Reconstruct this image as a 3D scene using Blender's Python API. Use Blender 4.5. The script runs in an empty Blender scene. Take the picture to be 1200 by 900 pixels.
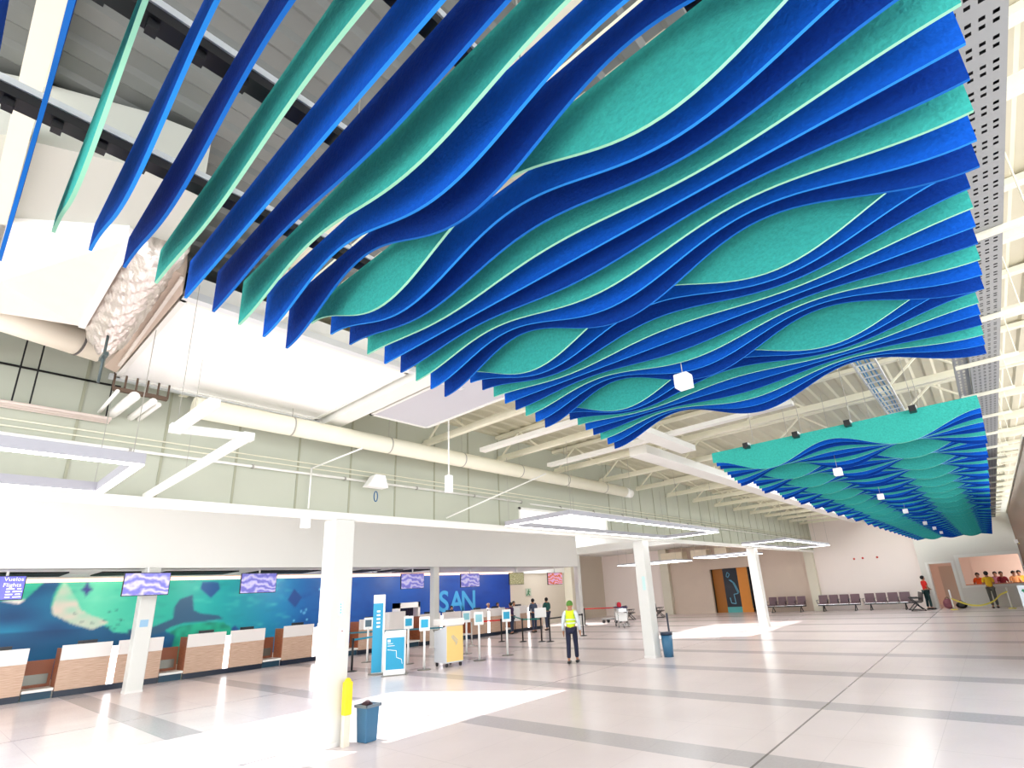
import bpy, bmesh, math, random
from mathutils import Vector, Matrix
random.seed(7)
scene = bpy.context.scene
COL = scene.collection
PI = math.pi

# ---------------------------------------------------------------- camera
MW = ((0.76251079, 0.64421622, -0.05968888), (-0.23542192, 0.19034602, -0.95307131), (-0.60262245, 0.74077922, 0.29680351))
FPX, CX, CY, EYE = 603.07, 640.8, 506.85, 2.0
cam_d = bpy.data.cameras.new('camera')
cam = bpy.data.objects.new('camera', cam_d)
COL.objects.link(cam)
cam_d.sensor_width = 36.0
cam_d.lens = FPX / 1200 * 36
cam_d.shift_x = (600 - CX) / 1200
cam_d.shift_y = (CY - 450) / 1200
cam_d.clip_end = 300
R = Matrix([[MW[r][c] * (1, -1, -1)[r] for r in range(3)] for c in range(3)])
cam.matrix_world = Matrix.Translation((0, 0, EYE)) @ R.to_4x4()
scene.camera = cam


def ray(x, y):
    a = ((x - CX) / FPX, (y - CY) / FPX, 1.0)
    return Vector([sum(MW[r][c] * a[r] for r in range(3)) for c in range(3)])


def at(x, y, ax, v):
    """point of the plane axis=v seen at a spot of the photograph (used only to read real positions off it)"""
    d = ray(x, y)
    i = 'XYZ'.index(ax)
    t = (v - (0, 0, EYE)[i]) / d[i]
    return Vector((0, 0, EYE)) + d * t


# ---------------------------------------------------------------- materials
def lin(c):
    out = []
    for v in c[:3]:
        v = v / 255.0
        out.append(v / 12.92 if v <= 0.04045 else ((v + 0.055) / 1.055) ** 2.4)
    return (*out, 1.0)


MATS = {}


def mat(name, rgb, rough=0.6, metal=0.0, noise=0.0, nscale=30.0, emit=0.0, spec=0.5, bump=0.0, alpha=None):
    if name in MATS:
        return MATS[name]
    m = bpy.data.materials.new(name)
    m.use_nodes = True
    nt = m.node_tree
    b = nt.nodes['Principled BSDF']
    b.inputs['Base Color'].default_value = lin(rgb)
    b.inputs['Roughness'].default_value = rough
    b.inputs['Metallic'].default_value = metal
    b.inputs['Specular IOR Level'].default_value = spec
    if emit:
        b.inputs['Emission Color'].default_value = lin(rgb)
        b.inputs['Emission Strength'].default_value = emit
    if noise or bump:
        tc = nt.nodes.new('ShaderNodeTexCoord')
        n = nt.nodes.new('ShaderNodeTexNoise')
        n.inputs['Scale'].default_value = nscale
        n.inputs['Detail'].default_value = 4
        nt.links.new(tc.outputs['Object'], n.inputs['Vector'])
        if noise:
            mx = nt.nodes.new('ShaderNodeMix')
            mx.data_type = 'RGBA'
            c = lin(rgb)
            mx.inputs[6].default_value = (*[v * (1 - noise) for v in c[:3]], 1)
            mx.inputs[7].default_value = (*[min(1, v * (1 + noise)) for v in c[:3]], 1)
            nt.links.new(n.outputs['Fac'], mx.inputs[0])
            nt.links.new(mx.outputs[2], b.inputs['Base Color'])
        if bump:
            bp = nt.nodes.new('ShaderNodeBump')
            bp.inputs['Strength'].default_value = bump
            bp.inputs['Distance'].default_value = 0.02
            nt.links.new(n.outputs['Fac'], bp.inputs['Height'])
            nt.links.new(bp.outputs['Normal'], b.inputs['Normal'])
    MATS[name] = m
    return m


def wood(name, c1, c2, axis='X', scale=6):
    if name in MATS:
        return MATS[name]
    m = mat(name, c1, 0.45)
    nt = m.node_tree
    b = nt.nodes['Principled BSDF']
    tc = nt.nodes.new('ShaderNodeTexCoord')
    mp = nt.nodes.new('ShaderNodeMapping')
    s = {'X': (0.6, 6, 14), 'Y': (6, 0.6, 14), 'Z': (8, 8, 0.6)}[axis]
    mp.inputs['Scale'].default_value = s
    n = nt.nodes.new('ShaderNodeTexNoise')
    n.inputs['Scale'].default_value = scale
    n.inputs['Detail'].default_value = 5
    r = nt.nodes.new('ShaderNodeValToRGB')
    r.color_ramp.elements[0].position = 0.35
    r.color_ramp.elements[1].position = 0.65
    r.color_ramp.elements[0].color = lin(c2)
    r.color_ramp.elements[1].color = lin(c1)
    nt.links.new(tc.outputs['Object'], mp.inputs['Vector'])
    nt.links.new(mp.outputs['Vector'], n.inputs['Vector'])
    nt.links.new(n.outputs['Fac'], r.inputs['Fac'])
    nt.links.new(r.outputs['Color'], b.inputs['Base Color'])
    return m


FELT = {
    'teal': mat('felt teal', (56, 166, 154), 0.95, noise=0.28, nscale=60, spec=0.15, bump=0.3),
    'blue': mat('felt royal blue', (10, 84, 188), 0.95, noise=0.24, nscale=60, spec=0.15, bump=0.3),
    'dark': mat('felt deep blue', (6, 56, 140), 0.95, noise=0.24, nscale=60, spec=0.15, bump=0.3),
}
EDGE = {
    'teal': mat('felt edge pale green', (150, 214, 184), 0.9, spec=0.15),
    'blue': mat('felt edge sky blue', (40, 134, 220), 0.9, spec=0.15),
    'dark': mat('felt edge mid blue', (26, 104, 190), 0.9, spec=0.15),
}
WHITE = mat('white paint', (236, 236, 230), 0.5, noise=0.02, nscale=3)
CEILW = mat('low ceiling paint', (234, 235, 231), 0.75, noise=0.015, nscale=1)
STEEL = mat('cream painted steel', (232, 229, 208), 0.45, noise=0.03, nscale=6)
DECK = mat('roof deck', (196, 192, 168), 0.55, noise=0.08, nscale=2)
BULK = mat('bulkhead panel', (184, 188, 172), 0.6, noise=0.04, nscale=1.5)
BLACK = mat('black metal', (16, 16, 20), 0.4)
DARK = mat('dark void', (12, 12, 14), 0.8)
RAILW = mat('galvanised rail', (222, 226, 228), 0.3, metal=0.4)
PERF = mat('perforated sheet', (150, 154, 152), 0.5, metal=0.1)
WIRE = mat('hanger wire', (170, 168, 160), 0.4, metal=0.5)
DUCT = mat('duct wrap', (216, 208, 198), 0.6, noise=0.05, nscale=5)
FOIL = mat('foil wrap', (225, 215, 208), 0.28, metal=0.75, noise=0.1, nscale=14, bump=1.0)
LED = mat('led diffuser', (255, 252, 250), 0.5, emit=9.0)
PANEL = mat('white ceiling panel', (246, 246, 244), 0.6, noise=0.02, nscale=2)
GREYP = mat('grey ceiling panel', (196, 197, 204), 0.6)
COLM = mat('column paint', (218, 218, 213), 0.35, noise=0.015, nscale=2)
PINKW = mat('pink white wall', (244, 232, 226), 0.7, noise=0.02, nscale=1)
TANW = mat('tan wall', (214, 196, 180), 0.7, noise=0.05, nscale=1.5)
GREYW = mat('pale grey wall', (226, 224, 216), 0.7, noise=0.02, nscale=1)
BEIGE = mat('beige wall', (208, 198, 182), 0.7, noise=0.02, nscale=1)
PILA = mat('pilaster paint', (220, 214, 196), 0.6)
WOODC = wood('counter oak', (216, 186, 164), (190, 154, 130), 'Y')
WOODD = wood('counter brown side', (172, 104, 70), (140, 80, 52), 'X')
WOODW = wood('brown wall veneer', (116, 76, 46), (84, 52, 30), 'Z', 4)
CWHITE = mat('counter white laminate', (244, 238, 234), 0.3)
KICK = mat('dark kick plate', (20, 32, 52), 0.3)
NAVY = mat('deep teal plinth', (16, 62, 84), 0.4)
SCREENE = mat('screen casing', (40, 40, 46), 0.4)
TEALS = mat('sign teal', (20, 160, 200), 0.4)
TEALD = mat('totem teal', (24, 150, 190), 0.35)
ORANGE = mat('orange panel', (222, 142, 52), 0.5, noise=0.05, nscale=3)
ORANGED = mat('ochre panel', (168, 104, 30), 0.5, noise=0.05, nscale=3)
SKIN = mat('skin', (176, 122, 92), 0.6)
HAIR = mat('black hair', (22, 16, 16), 0.7)
SEATM = mat('mauve seat shell', (112, 84, 92), 0.4)
SEATD = mat('dark seat shell', (44, 34, 38), 0.4)
CHROME = mat('chrome', (205, 205, 205), 0.2, metal=0.9)
RED = mat('red belt', (214, 34, 36), 0.6)
GREENB = mat('teal belt', (30, 130, 120), 0.6)
BLUEB = mat('blue bin plastic', (52, 104, 138), 0.4)
YEL = mat('yellow plastic', (244, 214, 20), 0.4)


# ---------------------------------------------------------------- mesh helpers
def bm_new():
    return bmesh.new()


def box(bm, x0, x1, y0, y1, z0, z1, rot=None, piv=None):
    vs = [bm.verts.new((x, y, z)) for x in (x0, x1) for y in (y0, y1) for z in (z0, z1)]
    if rot is not None:
        bmesh.ops.rotate(bm, verts=vs, cent=piv or (0, 0, 0), matrix=rot)
    f = [(0, 1, 3, 2), (4, 6, 7, 5), (0, 4, 5, 1), (2, 3, 7, 6), (0, 2, 6, 4), (1, 5, 7, 3)]
    for q in f:
        bm.faces.new([vs[i] for i in q])
    return vs


def tube(bm, p, q, r, n=8, r2=None, cap=True):
    p, q = Vector(p), Vector(q)
    d = (q - p)
    if d.length < 1e-6:
        return
    d.normalize()
    u = d.cross(Vector((0, 0, 1)))
    if u.length < 1e-3:
        u = d.cross(Vector((1, 0, 0)))
    u.normalize()
    w = d.cross(u)
    r2 = r if r2 is None else r2
    a = [bm.verts.new(p + (u * math.cos(t) + w * math.sin(t)) * r) for t in [2 * PI * i / n for i in range(n)]]
    b = [bm.verts.new(q + (u * math.cos(t) + w * math.sin(t)) * r2) for t in [2 * PI * i / n for i in range(n)]]
    for i in range(n):
        j = (i + 1) % n
        f = bm.faces.new((a[i], a[j], b[j], b[i]))
        f.smooth = True
    if cap:
        bm.faces.new(a[::-1])
        bm.faces.new(b)


def bar(bm, p, q, w, h):
    """square bar between two points, w wide and h high"""
    p, q = Vector(p), Vector(q)
    d = (q - p).normalized()
    u = d.cross(Vector((0, 0, 1)))
    if u.length < 1e-3:
        u = Vector((1, 0, 0))
    u.normalize()
    v = u.cross(d).normalized()
    a = [p + u * (sx * w / 2) + v * (sy * h / 2) for sx, sy in ((-1, -1), (1, -1), (1, 1), (-1, 1))]
    b = [x + (q - p) for x in a]
    A = [bm.verts.new(x) for x in a]
    B = [bm.verts.new(x) for x in b]
    bm.faces.new(A)
    bm.faces.new(B[::-1])
    for i in range(4):
        j = (i + 1) % 4
        bm.faces.new((A[i], B[i], B[j], A[j]))


def prism(bm, pts, vec):
    """closed prism: polygon pts pushed along vec"""
    A = [bm.verts.new(Vector(p)) for p in pts]
    B = [bm.verts.new(Vector(p) + Vector(vec)) for p in pts]
    bm.faces.new(A)
    bm.faces.new(B[::-1])
    n = len(A)
    for i in range(n):
        j = (i + 1) % n
        bm.faces.new((A[j], A[i], B[i], B[j]))


def ball(bm, c, r, sx=1, sy=1, sz=1, n=10):
    res = bmesh.ops.create_uvsphere(bm, u_segments=n, v_segments=max(6, n - 2), radius=r)
    for v in res['verts']:
        v.co = Vector((v.co.x * sx + c[0], v.co.y * sy + c[1], v.co.z * sz + c[2]))
        for f in v.link_faces:
            f.smooth = True


def obj(name, bm, material, parent=None, bevel=0.0):
    bmesh.ops.recalc_face_normals(bm, faces=bm.faces[:])
    me = bpy.data.meshes.new(name)
    bm.to_mesh(me)
    bm.free()
    for m in (material if isinstance(material, (list, tuple)) else [material]):
        me.materials.append(m)
    o = bpy.data.objects.new(name, me)
    COL.objects.link(o)
    if parent:
        o.parent = parent
    if bevel:
        md = o.modifiers.new('bevel', 'BEVEL')
        md.width = bevel
        md.segments = 2
        md.limit_method = 'ANGLE'
    return o


def split(name, bm, material, parent):
    """every separate piece of the mesh becomes a part object of its own"""
    bmesh.ops.recalc_face_normals(bm, faces=bm.faces[:])
    bm.verts.ensure_lookup_table()
    bm.verts.index_update()
    seen, out = set(), []
    for v0 in bm.verts:
        if v0.index in seen:
            continue
        st, vs = [v0], []
        seen.add(v0.index)
        while st:
            v = st.pop()
            vs.append(v)
            for e in v.link_edges:
                w = e.other_vert(v)
                if w.index not in seen:
                    seen.add(w.index)
                    st.append(w)
        ids = {v.index: i for i, v in enumerate(vs)}
        fs = {f for v in vs for f in v.link_faces}
        me = bpy.data.meshes.new(name)
        c = sum((v.co for v in vs), Vector()) / len(vs)
        me.from_pydata([tuple(v.co - c) for v in vs], [], [[ids[v.index] for v in f.verts] for f in fs])
        me.materials.append(material)
        o = bpy.data.objects.new(name, me)
        COL.objects.link(o)
        o.parent = parent
        o.location = c
        out.append(o)
    bm.free()
    return out


def recenter(o):
    """put the origin of a one-mesh thing at the middle of its base"""
    vs = o.data.vertices
    xs = [v.co.x for v in vs]; ys = [v.co.y for v in vs]; zs = [v.co.z for v in vs]
    c = Vector(((min(xs) + max(xs)) / 2, (min(ys) + max(ys)) / 2, min(zs)))
    o.data.transform(Matrix.Translation(-c))
    o.location = c
    return o


def tag(o, label, cat, group=None, kind=None):
    o['label'] = label
    o['category'] = cat
    if group:
        o['group'] = group
    if kind:
        o['kind'] = kind
    return o


def thing(name, label, cat, loc=(0, 0, 0), rz=0.0, group=None):
    o = bpy.data.objects.new(name, None)
    o.empty_display_size = 0.2
    COL.objects.link(o)
    o.location = loc
    o.rotation_euler = (0, 0, rz)
    tag(o, label, cat, group)
    return o


def struct(name, bm, m, parent=None, label=None):
    o = obj(name, bm, m, parent)
    if not parent:
        o['kind'] = 'structure'
        o['label'] = label or name.replace('_', ' ')
        o['category'] = name.split('_')[0]
    return o


def dup(root, loc, rz=None, label=None, group=None):
    r = root.copy()
    COL.objects.link(r)
    r.location = loc
    if rz is not None:
        r.rotation_euler = (0, 0, rz)
    if label:
        r['label'] = label
    if group:
        r['group'] = group
    for ch in list(root.children):
        c = ch.copy()
        COL.objects.link(c)
        c.parent = r
        for g in ch.children:
            d = g.copy()
            COL.objects.link(d)
            d.parent = c
    return r


def text_mesh(name, body, size, material, parent, loc, rot, depth=0.004, align='CENTER', sx=1.0, bold=0.0):
    cu = bpy.data.curves.new(name, 'FONT')
    cu.body = body
    cu.size = size
    cu.extrude = depth
    cu.offset = bold
    cu.align_x = align
    cu.align_y = 'CENTER'
    t = bpy.data.objects.new(name, cu)
    COL.objects.link(t)
    bpy.context.view_layer.update()
    dg = bpy.context.evaluated_depsgraph_get()
    me = bpy.data.meshes.new_from_object(t.evaluated_get(dg))
    bpy.data.objects.remove(t)
    me.materials.clear()
    me.materials.append(material)
    o = bpy.data.objects.new(name, me)
    COL.objects.link(o)
    o.parent = parent
    o.location = loc
    o.rotation_euler = rot
    o.scale = (sx, 1, 1)
    return o


ORD = lambda n: '%d%s' % (n, 'th' if 10 <= n % 100 <= 20 else {1: 'st', 2: 'nd', 3: 'rd'}.get(n % 10, 'th'))

# ---------------------------------------------------------------- room shell
XB, XF, YB = -8.3, -24.0, 35.5      # bulkhead, mural wall, back wall
LOWZ, DECKZ = 3.42, 5.6
BAND0, BANDP, BANDW = 3.30, 3.14, 0.56

# floor: glossy pale slabs, darker cross bands, thin joints
bm = bm_new()
box(bm, -26, 9, -10, 44, -0.15, 0)
floor = struct('floor', bm, None if False else mat('floor stone', (226, 214, 208), 0.2))
fm = MATS['floor stone']
nt = fm.node_tree
B = nt.nodes['Principled BSDF']


def node(t, **k):
    n = nt.nodes.new(t)
    for a, b in k.items():
        setattr(n, a, b)
    return n


def math_(op, a, b=None, c=None):
    n = node('ShaderNodeMath', operation=op)
    for i, v in enumerate((a, b, c)):
        if v is None:
            continue
        if isinstance(v, (int, float)):
            n.inputs[i].default_value = v
        else:
            nt.links.new(v, n.inputs[i])
    return n.outputs[0]


def mixc(f, a, b):
    n = node('ShaderNodeMix', data_type='RGBA')
    for i, v in ((0, f), (6, a), (7, b)):
        if isinstance(v, (tuple, float, int)):
            n.inputs[i].default_value = v
        else:
            nt.links.new(v, n.inputs[i])
    return n.outputs[2]


tc = node('ShaderNodeTexCoord')
sp = node('ShaderNodeSeparateXYZ')
nt.links.new(tc.outputs['Object'], sp.inputs[0])
X, Y = sp.outputs[0], sp.outputs[1]
band = math_('LESS_THAN', math_('FLOORED_MODULO', math_('SUBTRACT', Y, BAND0), BANDP), BANDW)
band = math_('MULTIPLY', band, math_('LESS_THAN', Y, 33))
jy = math_('LESS_THAN', math_('FLOORED_MODULO', math_('SUBTRACT', Y, BAND0), 1.57), 0.012)
jx = math_('LESS_THAN', math_('FLOORED_MODULO', math_('ADD', X, 2.62), 5.9), 0.03)
jt = math_('LESS_THAN', math_('FLOORED_MODULO', X, 1.0), 0.008)
nz = node('ShaderNodeTexNoise')
nz.inputs['Scale'].default_value = 0.9
nz.inputs['Detail'].default_value = 6
nt.links.new(tc.outputs['Object'], nz.inputs['Vector'])
nf = node('ShaderNodeTexNoise')
nf.inputs['Scale'].default_value = 26
nf.inputs['Detail'].default_value = 3
nt.links.new(tc.outputs['Object'], nf.inputs['Vector'])
base = mixc(nz.outputs['Fac'], lin((212, 199, 198)), lin((232, 219, 218)))
dk = mixc(nf.outputs['Fac'], lin((174, 167, 168)), lin((190, 182, 183)))
c = mixc(band, base, dk)
c = mixc(math_('MULTIPLY', jx, 0.75), c, lin((60, 50, 48)))
c = mixc(math_('MULTIPLY', math_('MAXIMUM', jy, jt), 0.18), c, lin((110, 104, 102)))
nt.links.new(c, B.inputs['Base Color'])
rg = node('ShaderNodeMapRange')
rg.inputs[3].default_value = 0.14
rg.inputs[4].default_value = 0.26
nt.links.new(nf.outputs['Fac'], rg.inputs[0])
nt.links.new(rg.outputs[0], B.inputs['Roughness'])

# high roof deck, corrugated along the hall
bm = bm_new()
xs, prof = -8.3, []
while xs < 2.3:
    for dx, z in ((0, 0), (0.12, 0), (0.16, 0.03), (0.3, 0.03), (0.34, 0)):
        prof.append((xs + dx, DECKZ + z))
    xs += 0.34
prof = [prof[0]] + [p for a, p in zip(prof, prof[1:]) if abs(p[0] - a[0]) > 1e-6]
lo = [bm.verts.new((x, -5, z)) for x, z in prof]
mi = [bm.verts.new((x, 2.6, z)) for x, z in prof]
m2 = [bm.verts.new((x, 14.6, z)) for x, z in prof]
m3 = [bm.verts.new((x, 33, z)) for x, z in prof]
hi = [bm.verts.new((x, 44, z)) for x, z in prof]
for i in range(len(prof) - 1):
    bm.faces.new((lo[i], lo[i + 1], mi[i + 1], mi[i])).material_index = 1  # bays near the camera: roof shade put into a darker deck colour
    bm.faces.new((mi[i], mi[i + 1], m2[i + 1], m2[i]))
    if not (-4.7 < prof[i][0] < -.6):
        bm.faces.new((m2[i], m2[i + 1], m3[i + 1], m3[i]))
    bm.faces.new((m3[i], m3[i + 1], hi[i + 1], hi[i]))
ret = bmesh.ops.extrude_face_region(bm, geom=bm.faces[:])
for v in [g for g in ret['geom'] if isinstance(g, bmesh.types.BMVert)]:
    v.co.z += 0.25
struct('ceiling', bm, [DECK, mat('shaded near deck', (112, 116, 112), 0.45, noise=.25, nscale=1.2)], label='cream corrugated high roof deck over the hall')

tr = bpy.data.materials.new('fill rooflight sheet')
tr.use_nodes = True
tn = tr.node_tree
tb = tn.nodes.new('ShaderNodeBsdfTranslucent')
tb.inputs['Color'].default_value = (.9, .92, .92, 1)
tn.links.new(tb.outputs[0], tn.nodes['Material Output'].inputs['Surface'])
bm = bm_new()  # sheet added to bring more light to the far end of the hall
vq = [bm.verts.new(p) for p in ((-4.9, 14.5, DECKZ + .3), (-.3, 14.5, DECKZ + .3), (-.3, 33.1, DECKZ + .3), (-4.9, 33.1, DECKZ + .3))]
bm.faces.new(vq)
struct('window_5', bm, tr, label='added milky diffusing fill rooflight sheet in the high roof above the far baffles')

# the check-in side: low ceiling over the counters, white wall rising above it, high roof with two roof lights open to the sky
AX, AY = 0.9, 0.39                  # sun drift over the height LOWZ
ROOFZ = 5.62
kk = ROOFZ / LOWZ


def hole(x0, x1, y0, y1):
    """corners on the roof of a roof light whose sun patch covers x0..x1, y0..y1 (y given at x0)"""
    f = lambda x, y: (x - AX * kk, y + .43 * (x - x0) - AY * kk)
    return [f(x0, y0), f(x1, y0), f(x1, y1), f(x0, y1)]


H1 = hole(-11.45, -7.0, -1.6, 7.75)
H2 = hole(-11.2, -7.0, 19.1, 26.2)
XR = XB - .16
T = 0.16
bm = bm_new()


def slab(pts):
    prism(bm, [(x, y, ROOFZ) for x, y in pts], (0, 0, T))


e1, e2 = H1[0][0], H2[0][0]
slab([(-20, -6), (e1, -6), (e1, 28.4), (-20, 28.4)])
slab([(e1, -6), (XR, -6), (XR, H1[1][1]), (e1, H1[0][1])])
slab([(e1, H1[3][1]), (XR, H1[2][1]), (XR, H2[1][1]), (e1, H2[0][1])])
slab([(e1, H2[3][1]), (XR, H2[2][1]), (XR, 28.4), (e1, 28.4)])
struct('ceiling_side', bm, CEILW, label='white high ceiling of the check-in side')
bm = bm_new()
box(bm, XF, -19.5, -6, 26, LOWZ, LOWZ + .1)
struct('ceiling_low', bm, CEILW, label='flat white low ceiling over the check-in counters')
bm = bm_new()
box(bm, -19.75, -19.38, -6, 26, LOWZ, ROOFZ)
struct('wall_side', bm, CEILW, label='tall plain white wall above the check-in counters')
bm = bm_new()
box(bm, -20, XR, 26.0, 26.25, 4.12, 4.55)
struct('trim_9', bm, WHITE, label='white cross beam at the end of the check-in side')
bm = bm_new()
box(bm, -24, XR, 28.4, 28.5, 4.5, ROOFZ)
struct('wall_drop', bm, CEILW, label='upper drop wall at the far end of the check-in side')
for i, Hh in enumerate((H1, H2)):
    bm = bm_new()
    n = 5 if i == 0 else 2
    y0, y1 = Hh[0][1], Hh[3][1]
    for k in range(1, n):
        y = y0 + (y1 - y0) * k / n
        bar(bm, (Hh[0][0], y, ROOFZ + .1), (XR, y + .43 * (XR - Hh[0][0]), ROOFZ + .1), 0.035, 0.05)
    struct('window_%d' % (i + 3), bm, WHITE, label='white glazing bars of the %s roof light over the check-in side' % ('near' if i == 0 else 'far'))

# ceiling behind the low one (far-left corner of the hall)
bm = bm_new()
box(bm, -26, XR, 28.5, 44, 4.5, 4.7)
struct('ceiling_far', bm, CEILW, label='flat ceiling of the far left corner')

# bulkhead wall along the hall above the columns: sheet panels with seams and a clerestory opening
bm = bm_new()
WY0, WY1, WZ0, WZ1 = 8.95, 12.7, 3.56, 3.98
z0 = LOWZ
box(bm, XB - .16, XB, -6, WY0, z0, DECKZ + .3)
box(bm, XB - .16, XB, WY1, 44, z0, DECKZ + .3)
box(bm, XB - .16, XB, WY0, WY1, z0, WZ0)
box(bm, XB - .16, XB, WY0, WY1, WZ1, DECKZ + .3)
bulk = struct('wall_upper', bm, BULK, label='pale green grey sheet panel wall above the columns')
bm = bm_new()
y = -5.5
while y < 35:
    if not (WY0 - .1 < y < WY1 + .1):
        box(bm, XB, XB + .012, y, y + .03, z0, DECKZ)
    y += 0.92
struct('panel_seam', bm, mat('seam', (160, 162, 140), 0.6), bulk)
bm = bm_new()
box(bm, XB - .02, XB + .1, -6, 35.2, LOWZ - .04, LOWZ + .08)
struct('trim_1', bm, WHITE, label='long white edge beam joining the column tops')
bm = bm_new()
for a, b in ((WY0, WY0 + .06), (WY1 - .06, WY1)):
    box(bm, XB - .12, XB + .02, a, b, WZ0, WZ1)
box(bm, XB - .12, XB + .02, WY0, WY1, WZ1 - .05, WZ1)
w1 = struct('window_1', bm, WHITE, label='bright clerestory window above the white edge beam')
bm = bm_new()
box(bm, XB - .06, XB - .04, WY0, WY1, WZ0, WZ1)
struct('window_pane', bm, mat('glowing milky glass', (250, 250, 248), .4, emit=.8), w1)  # pane glows by itself in place of the daylight behind it

# mural wall and the strip above it
MZ = 3.30
bm = bm_new()
box(bm, XF - .25, XF - .02, -6, 35.6, 0, 4.7)
struct('wall_left', bm, BEIGE, label='wall behind the check-in counters')
bm = bm_new()
box(bm, XF - .02, XF + .25, -5, 24.8, MZ, MZ + .1)
struct('trim_2', bm, mat('warm cove strip', (246, 206, 184), 0.5, emit=1.6), label='warm strip along the top of the mural')
for k, (a, b) in enumerate([(0, 80), (118, 168), (192, 277), (302, 372), (420, 442), (455, 468), (478, 500)]):
    pa, pb = at(a, 666, 'X', -21), at(b, 666, 'X', -21)
    if b < 1:
        continue
    bm = bm_new()
    box(bm, -22.3, -20.7, pa.y - (1.2 if k == 0 else 0), pb.y, LOWZ - .035, LOWZ + .001)
    tag(recenter(obj('ceiling_grille', bm, DARK)), '%s long black linear grille in the low ceiling edge counted from the left' % ['first', 'second', 'third', 'fourth', 'fifth', 'sixth', 'seventh'][k], 'vent', 'black slot grilles over the counters')

# back walls
OX0, OX1, OZ = -15.15, -12.35, 2.85
bm = bm_new()
box(bm, -24.1, -18.4, YB, YB + .2, 0, 4.5)
wb = struct('wall_back', bm, PINKW, label='pinkish white back wall on the left')
bm = bm_new()
box(bm, -18.4, OX0, YB, YB + .2, 0, 4.5)
box(bm, OX1, -8.6, YB, YB + .2, 0, 5.6)
box(bm, OX0, OX1, YB, YB + .2, OZ, 4.5)
struct('wall_back_middle', bm, TANW, label='tan back wall around the orange passage')
bm = bm_new()
box(bm, -8.6, -3.1, YB, YB + .2, 0, 5.85)
struct('wall_back_right', bm, PINKW, label='pale pink back wall behind the mauve seats')
# far right wall with door and serving hatch, slightly nearer
YR = 34.9
DX0, DX1, DZ = -2.72, -1.72, 2.24
WX0, WX1, SZ0, SZ1 = -1.36, 1.02, 1.08, 2.46
bm = bm_new()
box(bm, -3.1, DX0, YR, YR + .7, 0, 5.85)
box(bm, DX0, DX1, YR, YR + .2, DZ, 5.85)
box(bm, DX1, WX0, YR, YR + .2, 0, 5.85)
box(bm, WX0, WX1, YR, YR + .2, SZ1, 5.85)
box(bm, WX0, WX1, YR, YR + .2, 0, SZ0)
box(bm, WX1, 1.3, YR, YR + .2, 0, 5.85)
struct('wall_far', bm, GREYW, label='pale wall with the doorway and serving hatch')
bm = bm_new()
box(bm, -3.1, 3.2, 38.5, 38.7, 0, 3)
box(bm, -3.1, 3.2, YR + .2, 38.5, 2.8, 2.9)
box(bm, -3.1, -2.95, YR + .7, 38.5, 0, 2.9)
box(bm, -1.05, -.98, 37.0, 37.1, 0, 2.8)
struct('wall_room_behind', bm, mat('inner room wall', (222, 196, 178), 0.7), label='walls of the room behind the serving hatch')
bm = bm_new()
for a, b, c_, d in ((DX0 - .12, DX0, 0, DZ + .1), (DX1, DX1 + .12, 0, DZ + .1), (DX0, DX1, DZ, DZ + .1)):
    box(bm, a, b, YR - .03, YR + .05, c_, d)
struct('door_1', bm, WHITE, label='white framed doorway in the far right wall')
bm = bm_new()
for a, b, c_, d in ((WX0 - .16, WX0, SZ0 - .12, SZ1 + .14), (WX1, WX1 + .06, SZ0 - .12, SZ1 + .14), (WX0, WX1, SZ1, SZ1 + .14), (WX0, WX1, SZ0 - .12, SZ0)):
    box(bm, a, b, YR - .03, YR + .05, c_, d)
w2 = struct('window_2', bm, WHITE, label='wide white framed serving hatch in the far right wall')
bm = bm_new()
box(bm, WX0, WX1, YR - .06, YR + .3, SZ0, SZ0 + .035)
struct('window_sill', bm, mat('orange sill', (214, 130, 84), 0.5), w2)
bm = bm_new()
box(bm, DX0 + .3, DX0 + .36, 36.6, 36.7, 0, 2.1)
box(bm, DX0 + .36, DX1 - .05, 36.62, 36.68, 0, 2.1)
struct('door_2', bm, mat('inner door', (200, 176, 156), 0.6), label='tan inner door seen through the doorway')
# brown veneer wall on the right
bm = bm_new()
box(bm, 1.1, 1.3, 14.0, YR, 0, 4.45)
struct('wall_right', bm, WOODW, label='brown wood veneer side wall on the right')
bm = bm_new()
box(bm, 1.06, 1.3, 14.0, YR, 4.45, 4.53)
struct('trim_4', bm, PILA, label='pale capping on the brown side wall')
# pilasters
for k, (x0, x1, y1, zt) in enumerate(((-18.75, -18.1, YB, 4.5), (-8.85, -8.35, YB, 5.5))):
    bm = bm_new()
    box(bm, x0, x1, y1 - .35, y1, 0, zt)
    struct('trim_%d' % (5 + k), bm, PILA, label='%s square pilaster on the back wall' % ('left' if k == 0 else 'right'))
bm = bm_new()
p = at(676, 727, 'X', -23.6)
box(bm, -24, -23.3, 30.4, 31.2, 0, 4.5)
struct('trim_7', bm, PILA, label='pale pilaster where the left wall ends')
bm = bm_new()
box(bm, -24.02, -23.9, 24.8, 30.4, 3.3, 4.5)
struct('trim_8', bm, CEILW, label='upper band of the left wall beyond the mural')

# ---------------------------------------------------------------- mural (painted wall covering)
MY0, MY1, MZ0 = -4.0, 24.8, 0.3


def proj(X_, Y_, Z_):
    v = (X_, Y_, Z_ - EYE)
    q = [sum(MW[r][c] * v[c] for c in range(3)) for r in range(3)]
    return CX + FPX * q[0] / q[2], CY + FPX * q[1] / q[2]


def inpoly(x, y, P):
    c = False
    j = len(P) - 1
    for i in range(len(P)):
        if (P[i][1] > y) != (P[j][1] > y) and x < (P[j][0] - P[i][0]) * (y - P[i][1]) / (P[j][1] - P[i][1]) + P[i][0]:
            c = not c
        j = i
    return c


def world_poly(pts):
    out = []
    for x, y in pts:
        p = at(x, y, 'X', XF)
        out.append((p.y, p.z))
    return out


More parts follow.
